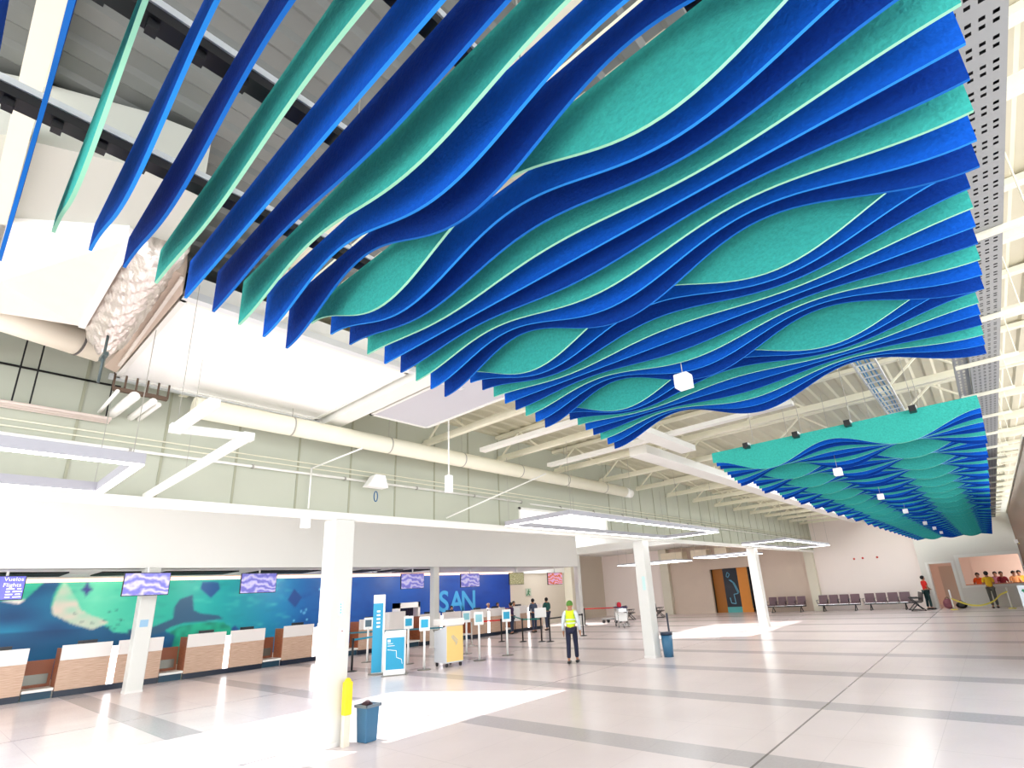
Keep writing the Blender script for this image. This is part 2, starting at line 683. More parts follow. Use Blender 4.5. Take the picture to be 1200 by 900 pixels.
P_deep = world_poly([(-40, 702), (0, 704), (22, 706), (30, 702), (58, 677), (58, 668), (76, 668), (70, 684), (63, 697), (60, 708), (61, 719), (84, 731), (108, 738), (118, 733), (124, 733), (133, 741), (152, 742), (170, 738), (186, 735), (205, 745), (190, 800), (-60, 840)])
P_pale = world_poly([(76, 680), (70, 690), (64, 702), (61, 712), (62, 720), (84, 731), (108, 738), (127, 730), (116, 724), (108, 722), (95, 715), (88, 700)])
P_tail = world_poly([(150, 738), (178, 735), (203, 725), (204, 712), (211, 702), (226, 697), (227, 715), (236, 719), (256, 721), (262, 725), (240, 728), (215, 730), (200, 735), (188, 742), (165, 746), (150, 745)])
P_moss = world_poly([(194, 744), (210, 734), (240, 729), (262, 729), (275, 738), (290, 750), (290, 790), (180, 800)])
P_star = world_poly([(103, 680), (105, 688), (109, 691), (104, 694), (101, 700), (99, 694), (95, 691), (99, 688)])
P_ray1 = world_poly([(237, 682), (256, 682), (258, 690), (247, 701), (235, 690)])
P_ray2 = world_poly([(345, 690), (354, 700), (346, 712), (337, 703)])
P_ray3 = world_poly([(275, 733), (281, 737), (275, 741), (270, 737)])
P_tri = world_poly([(0, 704), (30, 703), (22, 708)])
fish = [world_poly([(x - 2, y), (x, y - 1), (x + 3, y), (x, y + 1)]) for x, y in ((88, 719), (95, 729), (108, 730), (128, 717), (136, 715), (122, 727), (128, 735), (134, 737), (138, 732), (142, 727), (140, 726), (124, 736))]


def hashn(a, b):
    v = math.sin(a * 12.9898 + b * 78.233) * 43758.5453
    return v - math.floor(v)


def vn(a, b):
    ia, ib = math.floor(a), math.floor(b)
    fa, fb = a - ia, b - ib
    fa, fb = fa * fa * (3 - 2 * fa), fb * fb * (3 - 2 * fb)
    return (hashn(ia, ib) * (1 - fa) + hashn(ia + 1, ib) * fa) * (1 - fb) + (hashn(ia, ib + 1) * (1 - fa) + hashn(ia + 1, ib + 1) * fa) * fb


def lerp3(a, b, t):
    t = max(0, min(1, t))
    return tuple(a[i] + (b[i] - a[i]) * t for i in range(3))


KEYS = [(-4, (60, 190, 160)), (2.6, (50, 185, 155)), (4.2, (96, 214, 176)), (6.4, (30, 178, 158)), (8.0, (14, 160, 160)), (10.0, (10, 128, 165)), (11.6, (14, 92, 158)), (14, (22, 82, 160)), (18, (14, 74, 160)), (25, (6, 58, 150))]


def mural_col(Y_, Z_):
    for (a, ca), (b, cb) in zip(KEYS, KEYS[1:]):
        if a <= Y_ <= b:
            c = lerp3(ca, cb, (Y_ - a) / (b - a))
            break
    else:
        c = KEYS[-1][1]
    n = vn(Y_ * 1.2 + Z_ * .8, Z_ * 4) * .6 + vn(Y_ * 4, Z_ * 9) * .4
    if Y_ < 11:
        c = lerp3(c, (150, 228, 196), max(0, n - .62) * 1.2)
        c = lerp3(c, (10, 110, 120), max(0, .36 - n) * .9)
    else:
        c = lerp3(c, (0, 46, 120), max(0, n - .5) * .8)
        if hashn(round(Y_ * 14), round(Z_ * 14)) > .988 and Y_ < 13:
            c = (120, 200, 235)
    if inpoly(Y_, Z_, P_moss):
        c = lerp3((0, 120, 104), (20, 176, 140), vn(Y_ * 6, Z_ * 6))
    if inpoly(Y_, Z_, P_deep):
        c = lerp3((4, 70, 120), (16, 128, 170), vn(Y_ * .9 + 7, Z_ * 2.2 + 3) * 1.2 - .1)
        if Z_ < 1.8:
            c = lerp3(c, (6, 52, 100), .5)
    if inpoly(Y_, Z_, P_pale):
        c = lerp3((244, 206, 196), (130, 214, 180), vn(Y_ * 3, Z_ * 5) * .8 + (Z_ - 2.3) * .5)
    for Pp, cc in ((P_tri, (238, 226, 220)), (P_star, (14, 40, 130)), (P_ray1, (24, 82, 140)), (P_ray2, (24, 66, 128)), (P_ray3, (20, 76, 140)), (P_tail, (44, 88, 120))):
        if inpoly(Y_, Z_, Pp):
            c = cc
    for fp in fish:
        if inpoly(Y_, Z_, fp):
            c = (20, 90, 90)
    return c


NY, NZ = 700, 80
bm = bm_new()
grid = [[bm.verts.new((XF, MY0 + (MY1 - MY0) * i / NY, MZ0 + (MZ - MZ0) * j / NZ)) for j in range(NZ + 1)] for i in range(NY + 1)]
cl = bm.loops.layers.float_color.new('paint')


def soft(y_, z_):
    a = [lin(mural_col(y_ + dy, z_ + dz)) for dy, dz in ((0, 0), (.03, .02), (-.03, .02), (.03, -.02), (-.03, -.02), (.0, .035), (0, -.035))]
    return tuple(sum(q[i] for q in a) / len(a) for i in range(4))


cols = [[soft(g.co.y, g.co.z) for g in row] for row in grid]
for i in range(NY):
    for j in range(NZ):
        f = bm.faces.new((grid[i][j], grid[i + 1][j], grid[i + 1][j + 1], grid[i][j + 1]))
        for lp, (a, b) in zip(f.loops, ((i, j), (i + 1, j), (i + 1, j + 1), (i, j + 1))):
            lp[cl] = cols[a][b]
ret = bmesh.ops.extrude_face_region(bm, geom=[e for e in bm.faces[:]])
for v in [g for g in ret['geom'] if isinstance(g, bmesh.types.BMVert)]:
    v.co.x -= 0.02
mm = mat('mural print', (30, 120, 160), 0.45)
vc = mm.node_tree.nodes.new('ShaderNodeVertexColor')
vc.layer_name = 'paint'
mm.node_tree.links.new(vc.outputs['Color'], mm.node_tree.nodes['Principled BSDF'].inputs['Base Color'])
mural = thing('wall_mural', 'long underwater mural of turquoise and deep blue sea behind the counters', 'mural', (XF, 10, MZ0))
mo = obj('printed_panel', bm, mm, mural)
mo.location = -Vector(mural.location)
SANM = mat('mural letter blue', (66, 156, 208), 0.5)
for ch, x, y in (('S', 521, 706), ('A', 535.5, 706), ('N', 549.5, 705)):
    p = at(x, y, 'X', XF)
    o = text_mesh('letter', ch, 1.55, SANM, mural, Vector((XF + .012, p.y - (.06 if ch == 'S' else .03), p.z)) - Vector(mural.location), (PI / 2, 0, PI / 2), 0.004, bold=.03)
    o['label'] = 'light blue letter %s' % ch

# ---------------------------------------------------------------- columns
COLN = [(-8.3, 4.5, 'nearest white column with posters, blue bin at its foot'), (-8.3, 14.5, 'white column in mid hall with a small teal sticker'), (-8.3, 24.5, 'white column standing by the far sunlit patch'),
        (-19.6, 4.65, 'white column in front of the counters under the second screen'), (-19.6, 15.35, 'white column beside the big mural letters'), (-19.6, 26.2, 'slim white column at the end of the tall white wall')]
for x, y, lb in COLN:
    t = thing('column', lb, 'column', (x, y, 0), 0, 'square white columns')
    w = {4.5: .18, 14.5: .18, 24.5: .19, 4.65: .2, 15.35: .15, 26.2: .15}[y]
    bm = bm_new()
    box(bm, -w, w, -w, w, 0.0, 4.5 if y == 26.2 else LOWZ - (.04 if x > -10 else 0.0))
    obj('shaft', bm, COLM, t, 0.02)
    bm = bm_new()
    box(bm, -w - .006, w + .006, -w - .006, w + .006, 0, .06)
    obj('base_trim', bm, mat('column base', (226, 224, 220), 0.4), t)
    if (x, y) == (-8.3, 4.5):
        # posters on the face looking at the camera (-Y side)
        def plate(px, py, wd, hg, m, nm, lb2):
            p = at(px, py, 'Y', y - w - .004)
            b = bm_new()
            box(b, p.x - x - wd / 2, p.x - x + wd / 2, -w - .012, -w - .002, p.z - hg / 2, p.z + hg / 2)
            o = obj(nm, b, m, t)
            o['label'] = lb2
            return p
        q = plate(400, 748, .17, .26, mat('poster white', (244, 244, 244), 0.5), 'poster', 'white poster sheet with a small red heading')
        plate(401.5, 739.5, .06, .015, RED, 'poster_heading', 'small red heading mark')
        plate(400, 713, .1, .2, mat('pale teal sticker', (196, 226, 224), 0.5), 'sticker', 'pale teal vertical sticker')
        for dz in (-.06, -.02, .02, .06):
            p = at(400, 713, 'Y', y - w - .004)
            b = bm_new()
            box(b, p.x - x - .012, p.x - x + .014, -w - .014, -w - .011, p.z + dz - .012, p.z + dz + .012)
            obj('sticker_mark', b, TEALS, t)
    if (x, y) == (-8.3, 14.5):
        b = bm_new()
        box(b, w - .16, w - .06, -w - .01, -w, 1.9, 2.3)
        obj('sticker', b, mat('pale teal sticker', (196, 226, 224), 0.5), t)
    if (x, y) == (-19.6, 4.65):
        b = bm_new()
        box(b, w, w + .008, -.12, .08, 1.75, 1.95)
        obj('sticker', b, mat('pale blue sticker', (150, 190, 220), 0.5), t)

# ---------------------------------------------------------------- roof trusses
yt = []
k = -1
y = -2.2
while y < 35.2:
    yt.append(round(y, 2))
    y += 2.1
truss0 = None
PAL = 1.0
for k, y in enumerate(yt):
    lb = '%s roof truss from the camera end, cream steel chords with zigzag web' % ORD(k + 1)
    if truss0 is None:
        truss0 = thing('roof_truss', lb, 'truss', (0, y, 5.0), 0, 'cream roof trusses')
        bm = bm_new()
        box(bm, XB + .01, 2.6, -.05, .05, -.02, .05)
        box(bm, XB + .01, 2.6, -.012, .012, .05, .11)
        obj('bottom_chord', bm, STEEL, truss0)
        bm = bm_new()
        box(bm, XB + .01, 2.6, -.06, .06, .52, .59)
        obj('top_chord', bm, STEEL, truss0)
        bm = bm_new()
        x = XB + .1
        s = 0
        while x < 1.6:
            a = (x, 0, .03 if s % 2 == 0 else .54)
            if s % 4 < 2:
                b = (x + .62, 0, .54 if s % 2 == 0 else .03)
                bar(bm, a, b, .035, .035)
            x += .62
            s += 1
        split('web_bar', bm, STEEL, truss0)
    else:
        dup(truss0, (0, y, 5.0), 0, lb)

# longitudinal box beam left of the far baffles
t = thing('roof_beam', 'wide white longitudinal beam running left of the far baffles', 'beam', (-5.42, 20, 4.78))
bm = bm_new()
box(bm, -.22, .22, -10.2, 15.2, 0, .2)
obj('flange', bm, WHITE, t, 0.01)
bm = bm_new()
for yy in range(-9, 15, 3):
    box(bm, -.03, .03, yy, yy + .06, .2, .35)
split('bracket', bm, STEEL, t)

bm = bm_new()
box(bm, -4.68, -4.34, 5.6, 10.4, 4.74, 4.86)
tag(recenter(obj('roof_beam', bm, WHITE)), 'short white beam end showing at the left tip of the middle baffles', 'beam')

# ---------------------------------------------------------------- ceiling panels near the left
def panel_box(name, lb, x0, x1, y0, y1, z, face, h=.28):
    t = thing(name, lb, 'ceiling panel', ((x0 + x1) / 2, (y0 + y1) / 2, z))
    a, b = (x1 - x0) / 2, (y1 - y0) / 2
    bm = bm_new()
    box(bm, -a + .04, a - .04, -b + .04, b - .04, 0, h)
    obj('panel_face', bm, face, t)
    bm = bm_new()
    for q in ((-a, -a + .05, -b, b), (a - .05, a, -b, b)):
        box(bm, *q, -.015, h)
    for q in ((-b, -b + .05), (b - .05, b)):
        box(bm, -a, a, *q, -.015, h)
    obj('panel_frame', bm, WHITE, t)
    return t, a, b


t, a, b = panel_box('ceiling_panel', 'big plain white suspended ceiling panel with slotted edge rails, upper left', -7.95, -5.42, 1.17, 3.8, 4.75 + .2, PANEL)
bm = bm_new()
yy = -b + .1
while yy < b - .1:
    box(bm, a - .02, a + .006, yy, yy + .07, .03, .06)
    box(bm, a + .008, a + .011, yy, yy + .07, .02, .05)
    yy += .15
split('rail_slot', bm, DARK, t)
bm = bm_new()
box(bm, a, a + .09, -b, b + .9, -.02, .06)
box(bm, -a - .08, -a, -b - .05, b + .3, -.03, .03)
obj('edge_rail', bm, RAILW, t)
bm = bm_new()
box(bm, -a - .035, -a - .001, -b, b, .03, .05)
obj('shadow_gap', bm, DARK, t)
panel_box('ceiling_panel', 'smaller grey ceiling panel in a white frame, right of the big white one', -7.2, -4.4, 4.3, 5.45, 4.95, GREYP)
bm = bm_new()
box(bm, -8.28, -4.5, 3.86, 4.14, 4.85, 5.0)
tag(recenter(obj('cross_beam', bm, WHITE)), 'white cross beam between the two suspended ceiling panels', 'beam')
for k, y in enumerate((7.0, 9.15)):
    bm = bm_new()
    box(bm, -7.5, -2, y, y + .16, 4.84, 4.92)
    tag(recenter(obj('strip_housing', bm, WHITE)), 'long white cross strip, %s of the two behind the near baffles' % ('nearer' if k == 0 else 'farther'), 'light strip')

# ---------------------------------------------------------------- baffle canopies
S = 0.57          # size of the canopies about the eye line used when reading them off the photo


def canopy(tagname, y_start, n, first_mod, xl, xr, base_dz, amp, top_dz, lab, share=False, ymod=0.0, colors=('dark', 'teal', 'blue'), thick=.0125, segs=64):
    out = []
    meshes = {}
    for k in range(n):
        i = first_mod + k
        m = i % 9
        g = 1 - 2 * ((m - 1) % 9) / 8.0
        colr = colors[i % 3]
        if m not in meshes:
            bm = bm_new()
            tv, bv, tv2, bv2 = [], [], [], []
            th = thick
            for s in range(segs + 1):
                x = xl + (xr - xl) * s / segs
                u = x / S
                z = (base_dz + amp * g * math.cos(2 * PI * (u + 2.2) / 2.75)) * S
                for L_, zz, yy in ((tv, top_dz * S, -th / 2), (bv, z, -th / 2), (tv2, top_dz * S, th / 2), (bv2, z, th / 2)):
                    L_.append(bm.verts.new((x, yy, zz)))
            for s in range(segs):
                bm.faces.new((bv[s], bv[s + 1], tv[s + 1], tv[s]))
                bm.faces.new((bv2[s], tv2[s], tv2[s + 1], bv2[s + 1]))
                bm.faces.new((bv[s], bv2[s], bv2[s + 1], bv[s + 1])).material_index = 1
                bm.faces.new((tv[s], tv[s + 1], tv2[s + 1], tv2[s]))
            bm.faces.new((bv[0], tv[0], tv2[0], bv2[0]))
            bm.faces.new((bv[-1], bv2[-1], tv2[-1], tv[-1]))
            o = obj('hanging_baffle', bm, [FELT[colr], EDGE[colr]])
            meshes[m] = o.data
        else:
            o = bpy.data.objects.new('hanging_baffle', meshes[m])
            COL.objects.link(o)
        o.location = (0, y_start + k * .2247 * S, EYE)
        cn = {'dark': 'deep blue', 'teal': 'teal', 'blue': 'royal blue'}[colr]
        if share:
            lb = '%s wavy felt baffle hanging in the farthest canopy' % cn
        else:
            lb = '%s wavy felt baffle, %s from the camera end of the %s canopy' % (cn, ORD(k + 1), lab)
        tag(o, lb, 'baffle', '%s baffles of the %s canopy' % (cn, lab))
        out.append(o)
    return out


canopy('near', (-.03 - .2247 * 2) * S, 39, -2, -4.93 * S, .545 * S, 2.69, .185, 3.07, 'nearest')
canopy('mid', 12.8 * S, 83, 1, -4.93 * S, .52 * S, 2.74, .2, 3.2, 'middle')
Y3 = (12.8 + 83 * .2247 + .1) * S
n3 = int((33.9 - Y3) / (.2247 * S))
canopy('far', Y3, n3, 1, -4.8 * S, .50 * S, 2.66, .19, 3.07, 'farthest', share=True)

# rails that carry the baffles
for k, xr_ in enumerate((-1.247, -.885, -.545, -.167)):
    names = ['leftmost', 'second from left', 'third from left', 'rightmost']
    for cn, (ya, yb) in (('nearest', (-1.2, 8.3 * S)), ('middle', (12.6 * S, Y3 - .1)), ('farthest', (Y3, 33.9))):
        t = thing('baffle_rail', 'black slotted rail with pale top carrying the %s canopy, %s' % (cn, names[k]), 'rail', (xr_ * 3.2 * S, ya, EYE + 3.09 * S), 0, 'baffle rails of the %s canopy' % cn)
        bm = bm_new()
        box(bm, -.035, .035, 0, yb - ya, .012, .085)
        obj('channel', bm, BLACK, t)
        bm = bm_new()
        box(bm, .036, .044, 0, yb - ya, .05, .078)
        obj('top_strip', bm, RAILW, t)
        if cn == 'nearest':
            bm = bm_new()
            for q in range(38):
                yy = .06 + q * .2247 * S
                box(bm, -.02, .02, yy, yy + .03, -.02, .012)
            split('clip', bm, BLACK, t)
        bm = bm_new()
        yy = .4
        while yy < yb - ya:
            tube(bm, (0, yy, .085), (0, yy, 5.02 - (EYE + 3.09 * S)), .004, 5)
            yy += 2.0
        split('hanger_rod', bm, WIRE, t)

# small white cube speakers hung under the canopies
for k, (px, py) in enumerate(((801, 447), (982, 553), (1032, 582), (1061, 599), (1084, 613), (1095, 619), (1103, 624))):
    p = at(px, py, 'Z', EYE + 2.36 * S)
    sz = .05
    t = thing('hanging_speaker', 'small white cube speaker, %s of the row hung under the canopies' % ['nearest', 'second nearest', 'third nearest', 'fourth nearest', 'fifth nearest', 'second farthest', 'farthest'][k], 'speaker', p, 0, 'white cube speakers')
    bm = bm_new()
    box(bm, -sz, sz, -sz, sz, -sz, sz)
    obj('cube_body', bm, mat('speaker white', (250, 250, 250), 0.4), t, .006)
    bm = bm_new()
    tube(bm, (0, 0, sz), (0, 0, sz + .22), .003, 5)
    obj('stem', bm, WIRE, t)

# ---------------------------------------------------------------- perforated cable tray on the right
def perf_strip(bm, x0, x1, y0, y1, z, holes_x):
    xs = [x0 + .03]
    hw, gap = .012, .03
    cells = []
    edges = [x0]
    for hx in holes_x:
        edges += [hx - hw, hx + hw]
    edges.append(x1)
    ys = [y0]
    hy = []
    y = y0 + .06
    while y < y1 - .15:
        for d in (0, .05):
            ys += [y + d, y + d + .022]
            hy.append((y + d, y + d + .022))
        y += .15
    ys.append(y1)
    hset = set(round(a, 4) for a, b in hy)
    V = {}
    def vv(i, j):
        if (i, j) not in V:
            V[(i, j)] = bm.verts.new((edges[i], ys[j], z))
        return V[(i, j)]
    for j in range(len(ys) - 1):
        isH = round(ys[j], 4) in hset
        if isH:
            for i in range(len(edges) - 1):
                if i % 2 == 1:
                    continue
                bm.faces.new((vv(i, j), vv(i + 1, j), vv(i + 1, j + 1), vv(i, j + 1)))
        else:
            for i in range(len(edges) - 1):
                bm.faces.new((vv(i, j), vv(i + 1, j), vv(i + 1, j + 1), vv(i, j + 1)))


t = thing('cable_tray', 'long perforated pale metal cable tray running along the right side', 'cable tray', (0, 1, 4.3))
bm = bm_new()
perf_strip(bm, .34, .615, 0, 33.7, 0, [.375 + .05 * k for k in range(5)])
obj('perforated_sheet', bm, PERF, t)
bm = bm_new()
box(bm, .605, .617, 0, 33.7, .001, .07)
box(bm, .34, .352, 0, 33.7, .001, .07)
split('side_rail', bm, PERF, t)
bm = bm_new()
box(bm, .35, .605, 0, 33.7, .07, .075)
obj('shadow_cover', bm, mat('tray shade dark', (60, 58, 60), 0.7), t)  # flat dark sheet standing in for shade behind the perforations
bm = bm_new()
for y in [.55, 3.5, 5.2, 6.6, 8.1] + [9.6 + 1.5 * q for q in range(16)]:
    box(bm, .2, .78, y, y + .04, -.045, -.002)
    tube(bm, (.76, y + .02, -.02), (.76, y + .02, .68), .006, 5)
split('support_bar', bm, STEEL, t)
t = thing('cable_tray', 'shorter perforated tray beside the long one, seen between the canopies', 'cable tray', (0, 6.2, 4.36))
bm = bm_new()
perf_strip(bm, .19, .335, 0, 5.2, 0, [.23 + .05 * k for k in range(2)])
box(bm, .19, .2, 0, 5.2, .001, .06)
obj('perforated_sheet', bm, PERF, t)
# cable ladder with blue cables between the canopies
pa, pb = at(1008, 425, 'Z', 4.7), at(1058, 492, 'Z', 4.7)
xm = (pa.x + pb.x) / 2
t = thing('cable_ladder', 'narrow cable ladder with blue and grey cables between the two canopies', 'cable tray', (xm, 4, 4.7))
bm = bm_new()
for s in (-.13, .13):
    box(bm, s - .008, s + .008, 0, 14, 0, .06)
y = .2
while y < 13.9:
    box(bm, -.13, .13, y, y + .025, 0, .015)
    y += .3
obj('ladder_frame', bm, RAILW, t)
bm = bm_new()
for j, xx in enumerate((-.09, -.05, .02, .07)):
    py_ = 0
    while py_ < 13.5:
        tube(bm, (xx + .012 * math.sin(py_ * 2 + j), py_, .03), (xx + .012 * math.sin((py_ + .5) * 2 + j), py_ + .5, .03), .011, 5, cap=False)
        py_ += .5
split('blue_cable', bm, mat('blue cable', (40, 130, 180), 0.4), t)

# ---------------------------------------------------------------- round duct, pipes
t = thing('round_duct', 'long round cream duct running beside the bulkhead', 'duct', (-7.7, 2.0, 4.66))
bm = bm_new()
tube(bm, (0, 0, 0), (0, 10.9, 0), .145, 20)
obj('duct_body', bm, STEEL, t)
bm = bm_new()
tube(bm, (0, 10.85, 0), (0, 11.2, -.02), .15, 20, r2=.12)
obj('end_cap', bm, WHITE, t)
bm = bm_new()
for y in (1.3, 3.0, 4.7, 6.4, 8.1, 9.8):
    tube(bm, (0, y - .01, 0), (0, y + .01, 0), .15, 20)
    tube(bm, (0, y, .14), (0, y, .9), .005, 5)
split('hanger_strap', bm, WIRE, t)

t = thing('conduit_pipe', 'thin white conduit running along the upper bulkhead wall', 'pipe', (XB + .05, -5, 4.1))
bm = bm_new()
tube(bm, (0, 0, 0), (0, 14, 0), .022, 8)
tube(bm, (0, 14.3, -.02), (0, 40, -.02), .018, 8)
obj('pipe_run', bm, WHITE, t)
bm = bm_new()
y = .5
while y < 39:
    box(bm, -.03, .025, y, y + .03, -.03, .03)
    y += 1.5
split('pipe_clip', bm, WIRE, t)
t = thing('conduit_pipe', 'pair of thin dark lines of conduit near the top of the bulkhead, far left', 'pipe', (XB + .04, -5, 4.93))
bm = bm_new()
tube(bm, (0, 0, 0), (0, 6.3, 0), .014, 8)
obj('pipe_run', bm, BLACK, t)
for k, z in enumerate((4.2, 4.28)):
    bm = bm_new()
    tube(bm, (XB + .03, -5, z), (XB + .03, 35, z), .01, 6)
    tag(recenter(obj('conduit_pipe', bm, STEEL)), '%s of two fine cream conduits just above the white conduit' % ('lower' if k == 0 else 'upper'), 'pipe')
t = thing('service_pipes', 'group of pinkish conduits with dark hangers along the top left bulkhead', 'pipe', (XB + .05, -4, 4.42))
bm = bm_new()
for j in range(3):
    tube(bm, (.06 * j, 0, .01 * j), (.06 * j, 5.25, .01 * j), .02, 8)
obj('pipe_run', bm, mat('pinkish pipe', (244, 230, 220), 0.5), t)
bm = bm_new()
for y in (4.35, 4.5, 5.2):
    tube(bm, (.06, y, 0), (.06, y, 1.1), .008, 6)
split('hanger_rod', bm, BLACK, t)

# bent white pipe
Z = 3.52
pts = [at(x, y, 'Z', Z) for x, y in ((252, 471), (207, 502), (290, 512), (167, 584))]
t = thing('bent_pipe', 'white square pipe bent in a zigzag between the big panel and the edge beam', 'pipe', pts[0])
bm = bm_new()
for a, b in zip(pts, pts[1:]):
    bar(bm, a - pts[0], b - pts[0], .075, .06)
for q in pts[1:3]:
    box(bm, q.x - pts[0].x - .045, q.x - pts[0].x + .045, q.y - pts[0].y - .045, q.y - pts[0].y + .045, -.035, .035)
obj('pipe_run', bm, WHITE, t)
bm = bm_new()
for q in ((pts[2] + pts[3]) / 2, pts[1]):
    tube(bm, q - pts[0], (q.x - pts[0].x, q.y - pts[0].y, 1.4), .0025, 5)
split('hanger_rod', bm, WIRE, t)

# cluster of pipes at the corner of the white panel
Zp = 4.55
prs = [((138, 458), (106, 495), .02), ((158, 464), (117, 497), .055), ((180, 470), (136, 502), .04), ((186, 474), (146, 504), .03)]
for k, (a, b, r) in enumerate(prs):
    pa, pb = at(*a, 'Z', Zp), at(*b, 'Z', Zp)
    bm = bm_new()
    tube(bm, pa, pb, r, 12)
    tag(recenter(obj('short_pipe', bm, WHITE)), '%s of four short white pipes below the corner of the big white panel' % ['thin leftmost', 'thick second', 'third', 'rightmost'][k], 'pipe', 'short white pipes')
pa, pb = at(98, 503, 'Z', 4.38), at(152, 510, 'Z', 4.38)
bm = bm_new()
bar(bm, pa, pb, .1, .04)
for q in (.1, .9):
    c_ = pa.lerp(pb, q)
    tube(bm, c_, (c_.x, c_.y, 5.6), .008, 6)
tag(recenter(obj('support_channel', bm, RAILW)), 'galvanised channel under the four short white pipes', 'bracket')
pa, pb = at(132, 455, 'Z', 4.75), at(196, 468, 'Z', 4.75)
bm = bm_new()
bar(bm, pa, pb, .05, .05)
for q in range(6):
    c_ = pa.lerp(pb, q / 5)
    tube(bm, c_, c_ + Vector((0, 0, .2)), .012, 6)
tag(recenter(obj('pipe_bracket', bm, mat('brown bracket', (96, 76, 60), 0.5))), 'brown slotted bracket holding the short white pipes', 'bracket')

# air handling ducts at the top left
def poly3(pts, z):
    return [at(x, y, 'Z', z) for x, y in pts]


t = thing('air_duct', 'large pale duct with crinkled foil section beside the big white panel, upper left', 'duct', at(80, 270, 'Z', 4.9))
o0 = Vector(t.location)
bm = bm_new()
prism(bm, [p - o0 for p in poly3([(-90, 140), (0, 157), (160, 195), (238, 222), (205, 285), (150, 273), (0, 263), (-90, 256)], 5.05)], (0, 0, .5))
obj('duct_side', bm, mat('duct grey green', (190, 192, 182), 0.6, noise=.03, nscale=2), t)
bm = bm_new()
prism(bm, [p - o0 for p in poly3([(-90, 256), (0, 263), (150, 273), (158, 281), (0, 330), (-90, 352)], 4.98)], (0, 0, .45))
obj('duct_underside', bm, PANEL, t)
bm = bm_new()
A = [p - o0 for p in [at(-90, 352, 'Z', 4.96), at(0, 330, 'Z', 4.96), at(151, 281, 'Z', 4.96), at(93, 382, 'Z', 4.8), at(0, 367, 'Z', 4.8), at(-90, 350, 'Z', 4.8)]]
vsA = [bm.verts.new(p) for p in A]
vsB = [bm.verts.new(p + Vector((0, 0, .4))) for p in A]
for tri in ((0, 1, 4, 5), (1, 2, 3, 4)):
    bm.faces.new([vsA[i] for i in tri])
    bm.faces.new([vsB[i] for i in tri][::-1])
for i in range(6):
    j = (i + 1) % 6
    bm.faces.new((vsA[i], vsA[j], vsB[j], vsB[i]))
obj('duct_transition', bm, DUCT, t)
# seam band
bm = bm_new()
pa, pb = at(153, 282, 'Z', 4.94), at(96, 382, 'Z', 4.79)
bar(bm, pa - o0, pb - o0, .05, .05)
obj('seam_band', bm, WHITE, t)

bm = bm_new()
nU, nV = 26, 30
c00, c10, c11, c01 = at(157, 278, 'Z', 5.0), at(222, 296, 'Z', 5.0), at(150, 402, 'Z', 4.8), at(97, 384, 'Z', 4.8)
V = []
for i in range(nU + 1):
    row = []
    for j in range(nV + 1):
        u, v = i / nU, j / nV
        p = c00.lerp(c10, u).lerp(c01.lerp(c11, u), v)
        bulge = math.sin(PI * u) * .22
        p = p + Vector((0, 0, -bulge + .03 * (vn(i * .9, j * .7) - .5) + .02 * math.sin(j * 1.7 + i)))
        row.append(bm.verts.new(p - o0))
    V.append(row)
for i in range(nU):
    for j in range(nV):
        f = bm.faces.new((V[i][j], V[i + 1][j], V[i + 1][j + 1], V[i][j + 1]))
        f.smooth = True
ret = bmesh.ops.extrude_face_region(bm, geom=bm.faces[:])
for v in [g for g in ret['geom'] if isinstance(g, bmesh.types.BMVert)]:
    v.co.z += 0.3
obj('foil_skin', bm, FOIL, t)
bm = bm_new()
prism(bm, [p - o0 for p in poly3([(205, 317), (214, 322), (214, 344), (136, 437), (122, 430), (150, 400)], 4.93)], (0, 0, .3))
obj('plenum_box', bm, mat('plenum brown', (196, 178, 162), 0.6, noise=.05, nscale=4), t)
bm = bm_new()
pa, pb = at(213, 326, 'Z', 4.9), at(140, 428, 'Z', 4.9)
bar(bm, pa - o0, pb - o0, .03, .03)
obj('edge_angle', bm, DUCT, t)
# lower flexible duct
bm = bm_new()
pa, pb = at(-60, 348, 'Z', 4.9), at(118, 408, 'Z', 4.9)
tube(bm, pa - o0, pb - o0, .16, 24)
obj('duct_body', bm, mat('insulation', (226, 218, 200), 0.5), t)
d = (pb - pa).normalized()
bm = bm_new()
q = pa.lerp(pb, .82) - o0
tube(bm, q, q + d * .02, .166, 24)
obj('strap', bm, mat('strap grey', (80, 76, 72), 0.5), t)
pa = at(121, 420, 'Z', 4.4)
t = thing('threaded_bracket', 'small dark threaded bracket hanging beside the panel corner', 'bracket', pa)
bm = bm_new()
tube(bm, (0, 0, -.25), (0, 0, .25), .012, 6)
box(bm, -.1, .1, -.02, .02, .0, .035)
obj('rod', bm, mat('dark steel', (70, 84, 84), 0.4), t)

# white camera housing with small blue ring lanyard on the bulkhead
p = at(528, 0, 'X', XB) if False else at(441, 566, 'X', XB + .3)
t = thing('ceiling_camera', 'small white bag shaped housing with a blue ring hanging on the bulkhead', 'camera', p)
bm = bm_new()
prism(bm, [(-.12, -.2, -.08), (-.12, .2, -.08), (-.12, .13, .14), (-.12, -.06, .14)], (.2, 0, 0))
box(bm, -.3, -.1, -.05, .05, 0, .06)
obj('housing', bm, PANEL, t, .01)
bm = bm_new()
bmesh.ops.create_circle(bm, segments=16, radius=.07)
ring_pts = [(.0, .035 * math.cos(a), -.24 + .09 * math.sin(a)) for a in [2 * PI * i / 16 for i in range(16)]]
bm.free()
bm = bm_new()
for i in range(16):
    tube(bm, ring_pts[i], ring_pts[(i + 1) % 16], .009, 6, cap=False)
obj('ring', bm, mat('ring blue', (20, 90, 140), 0.4), t)
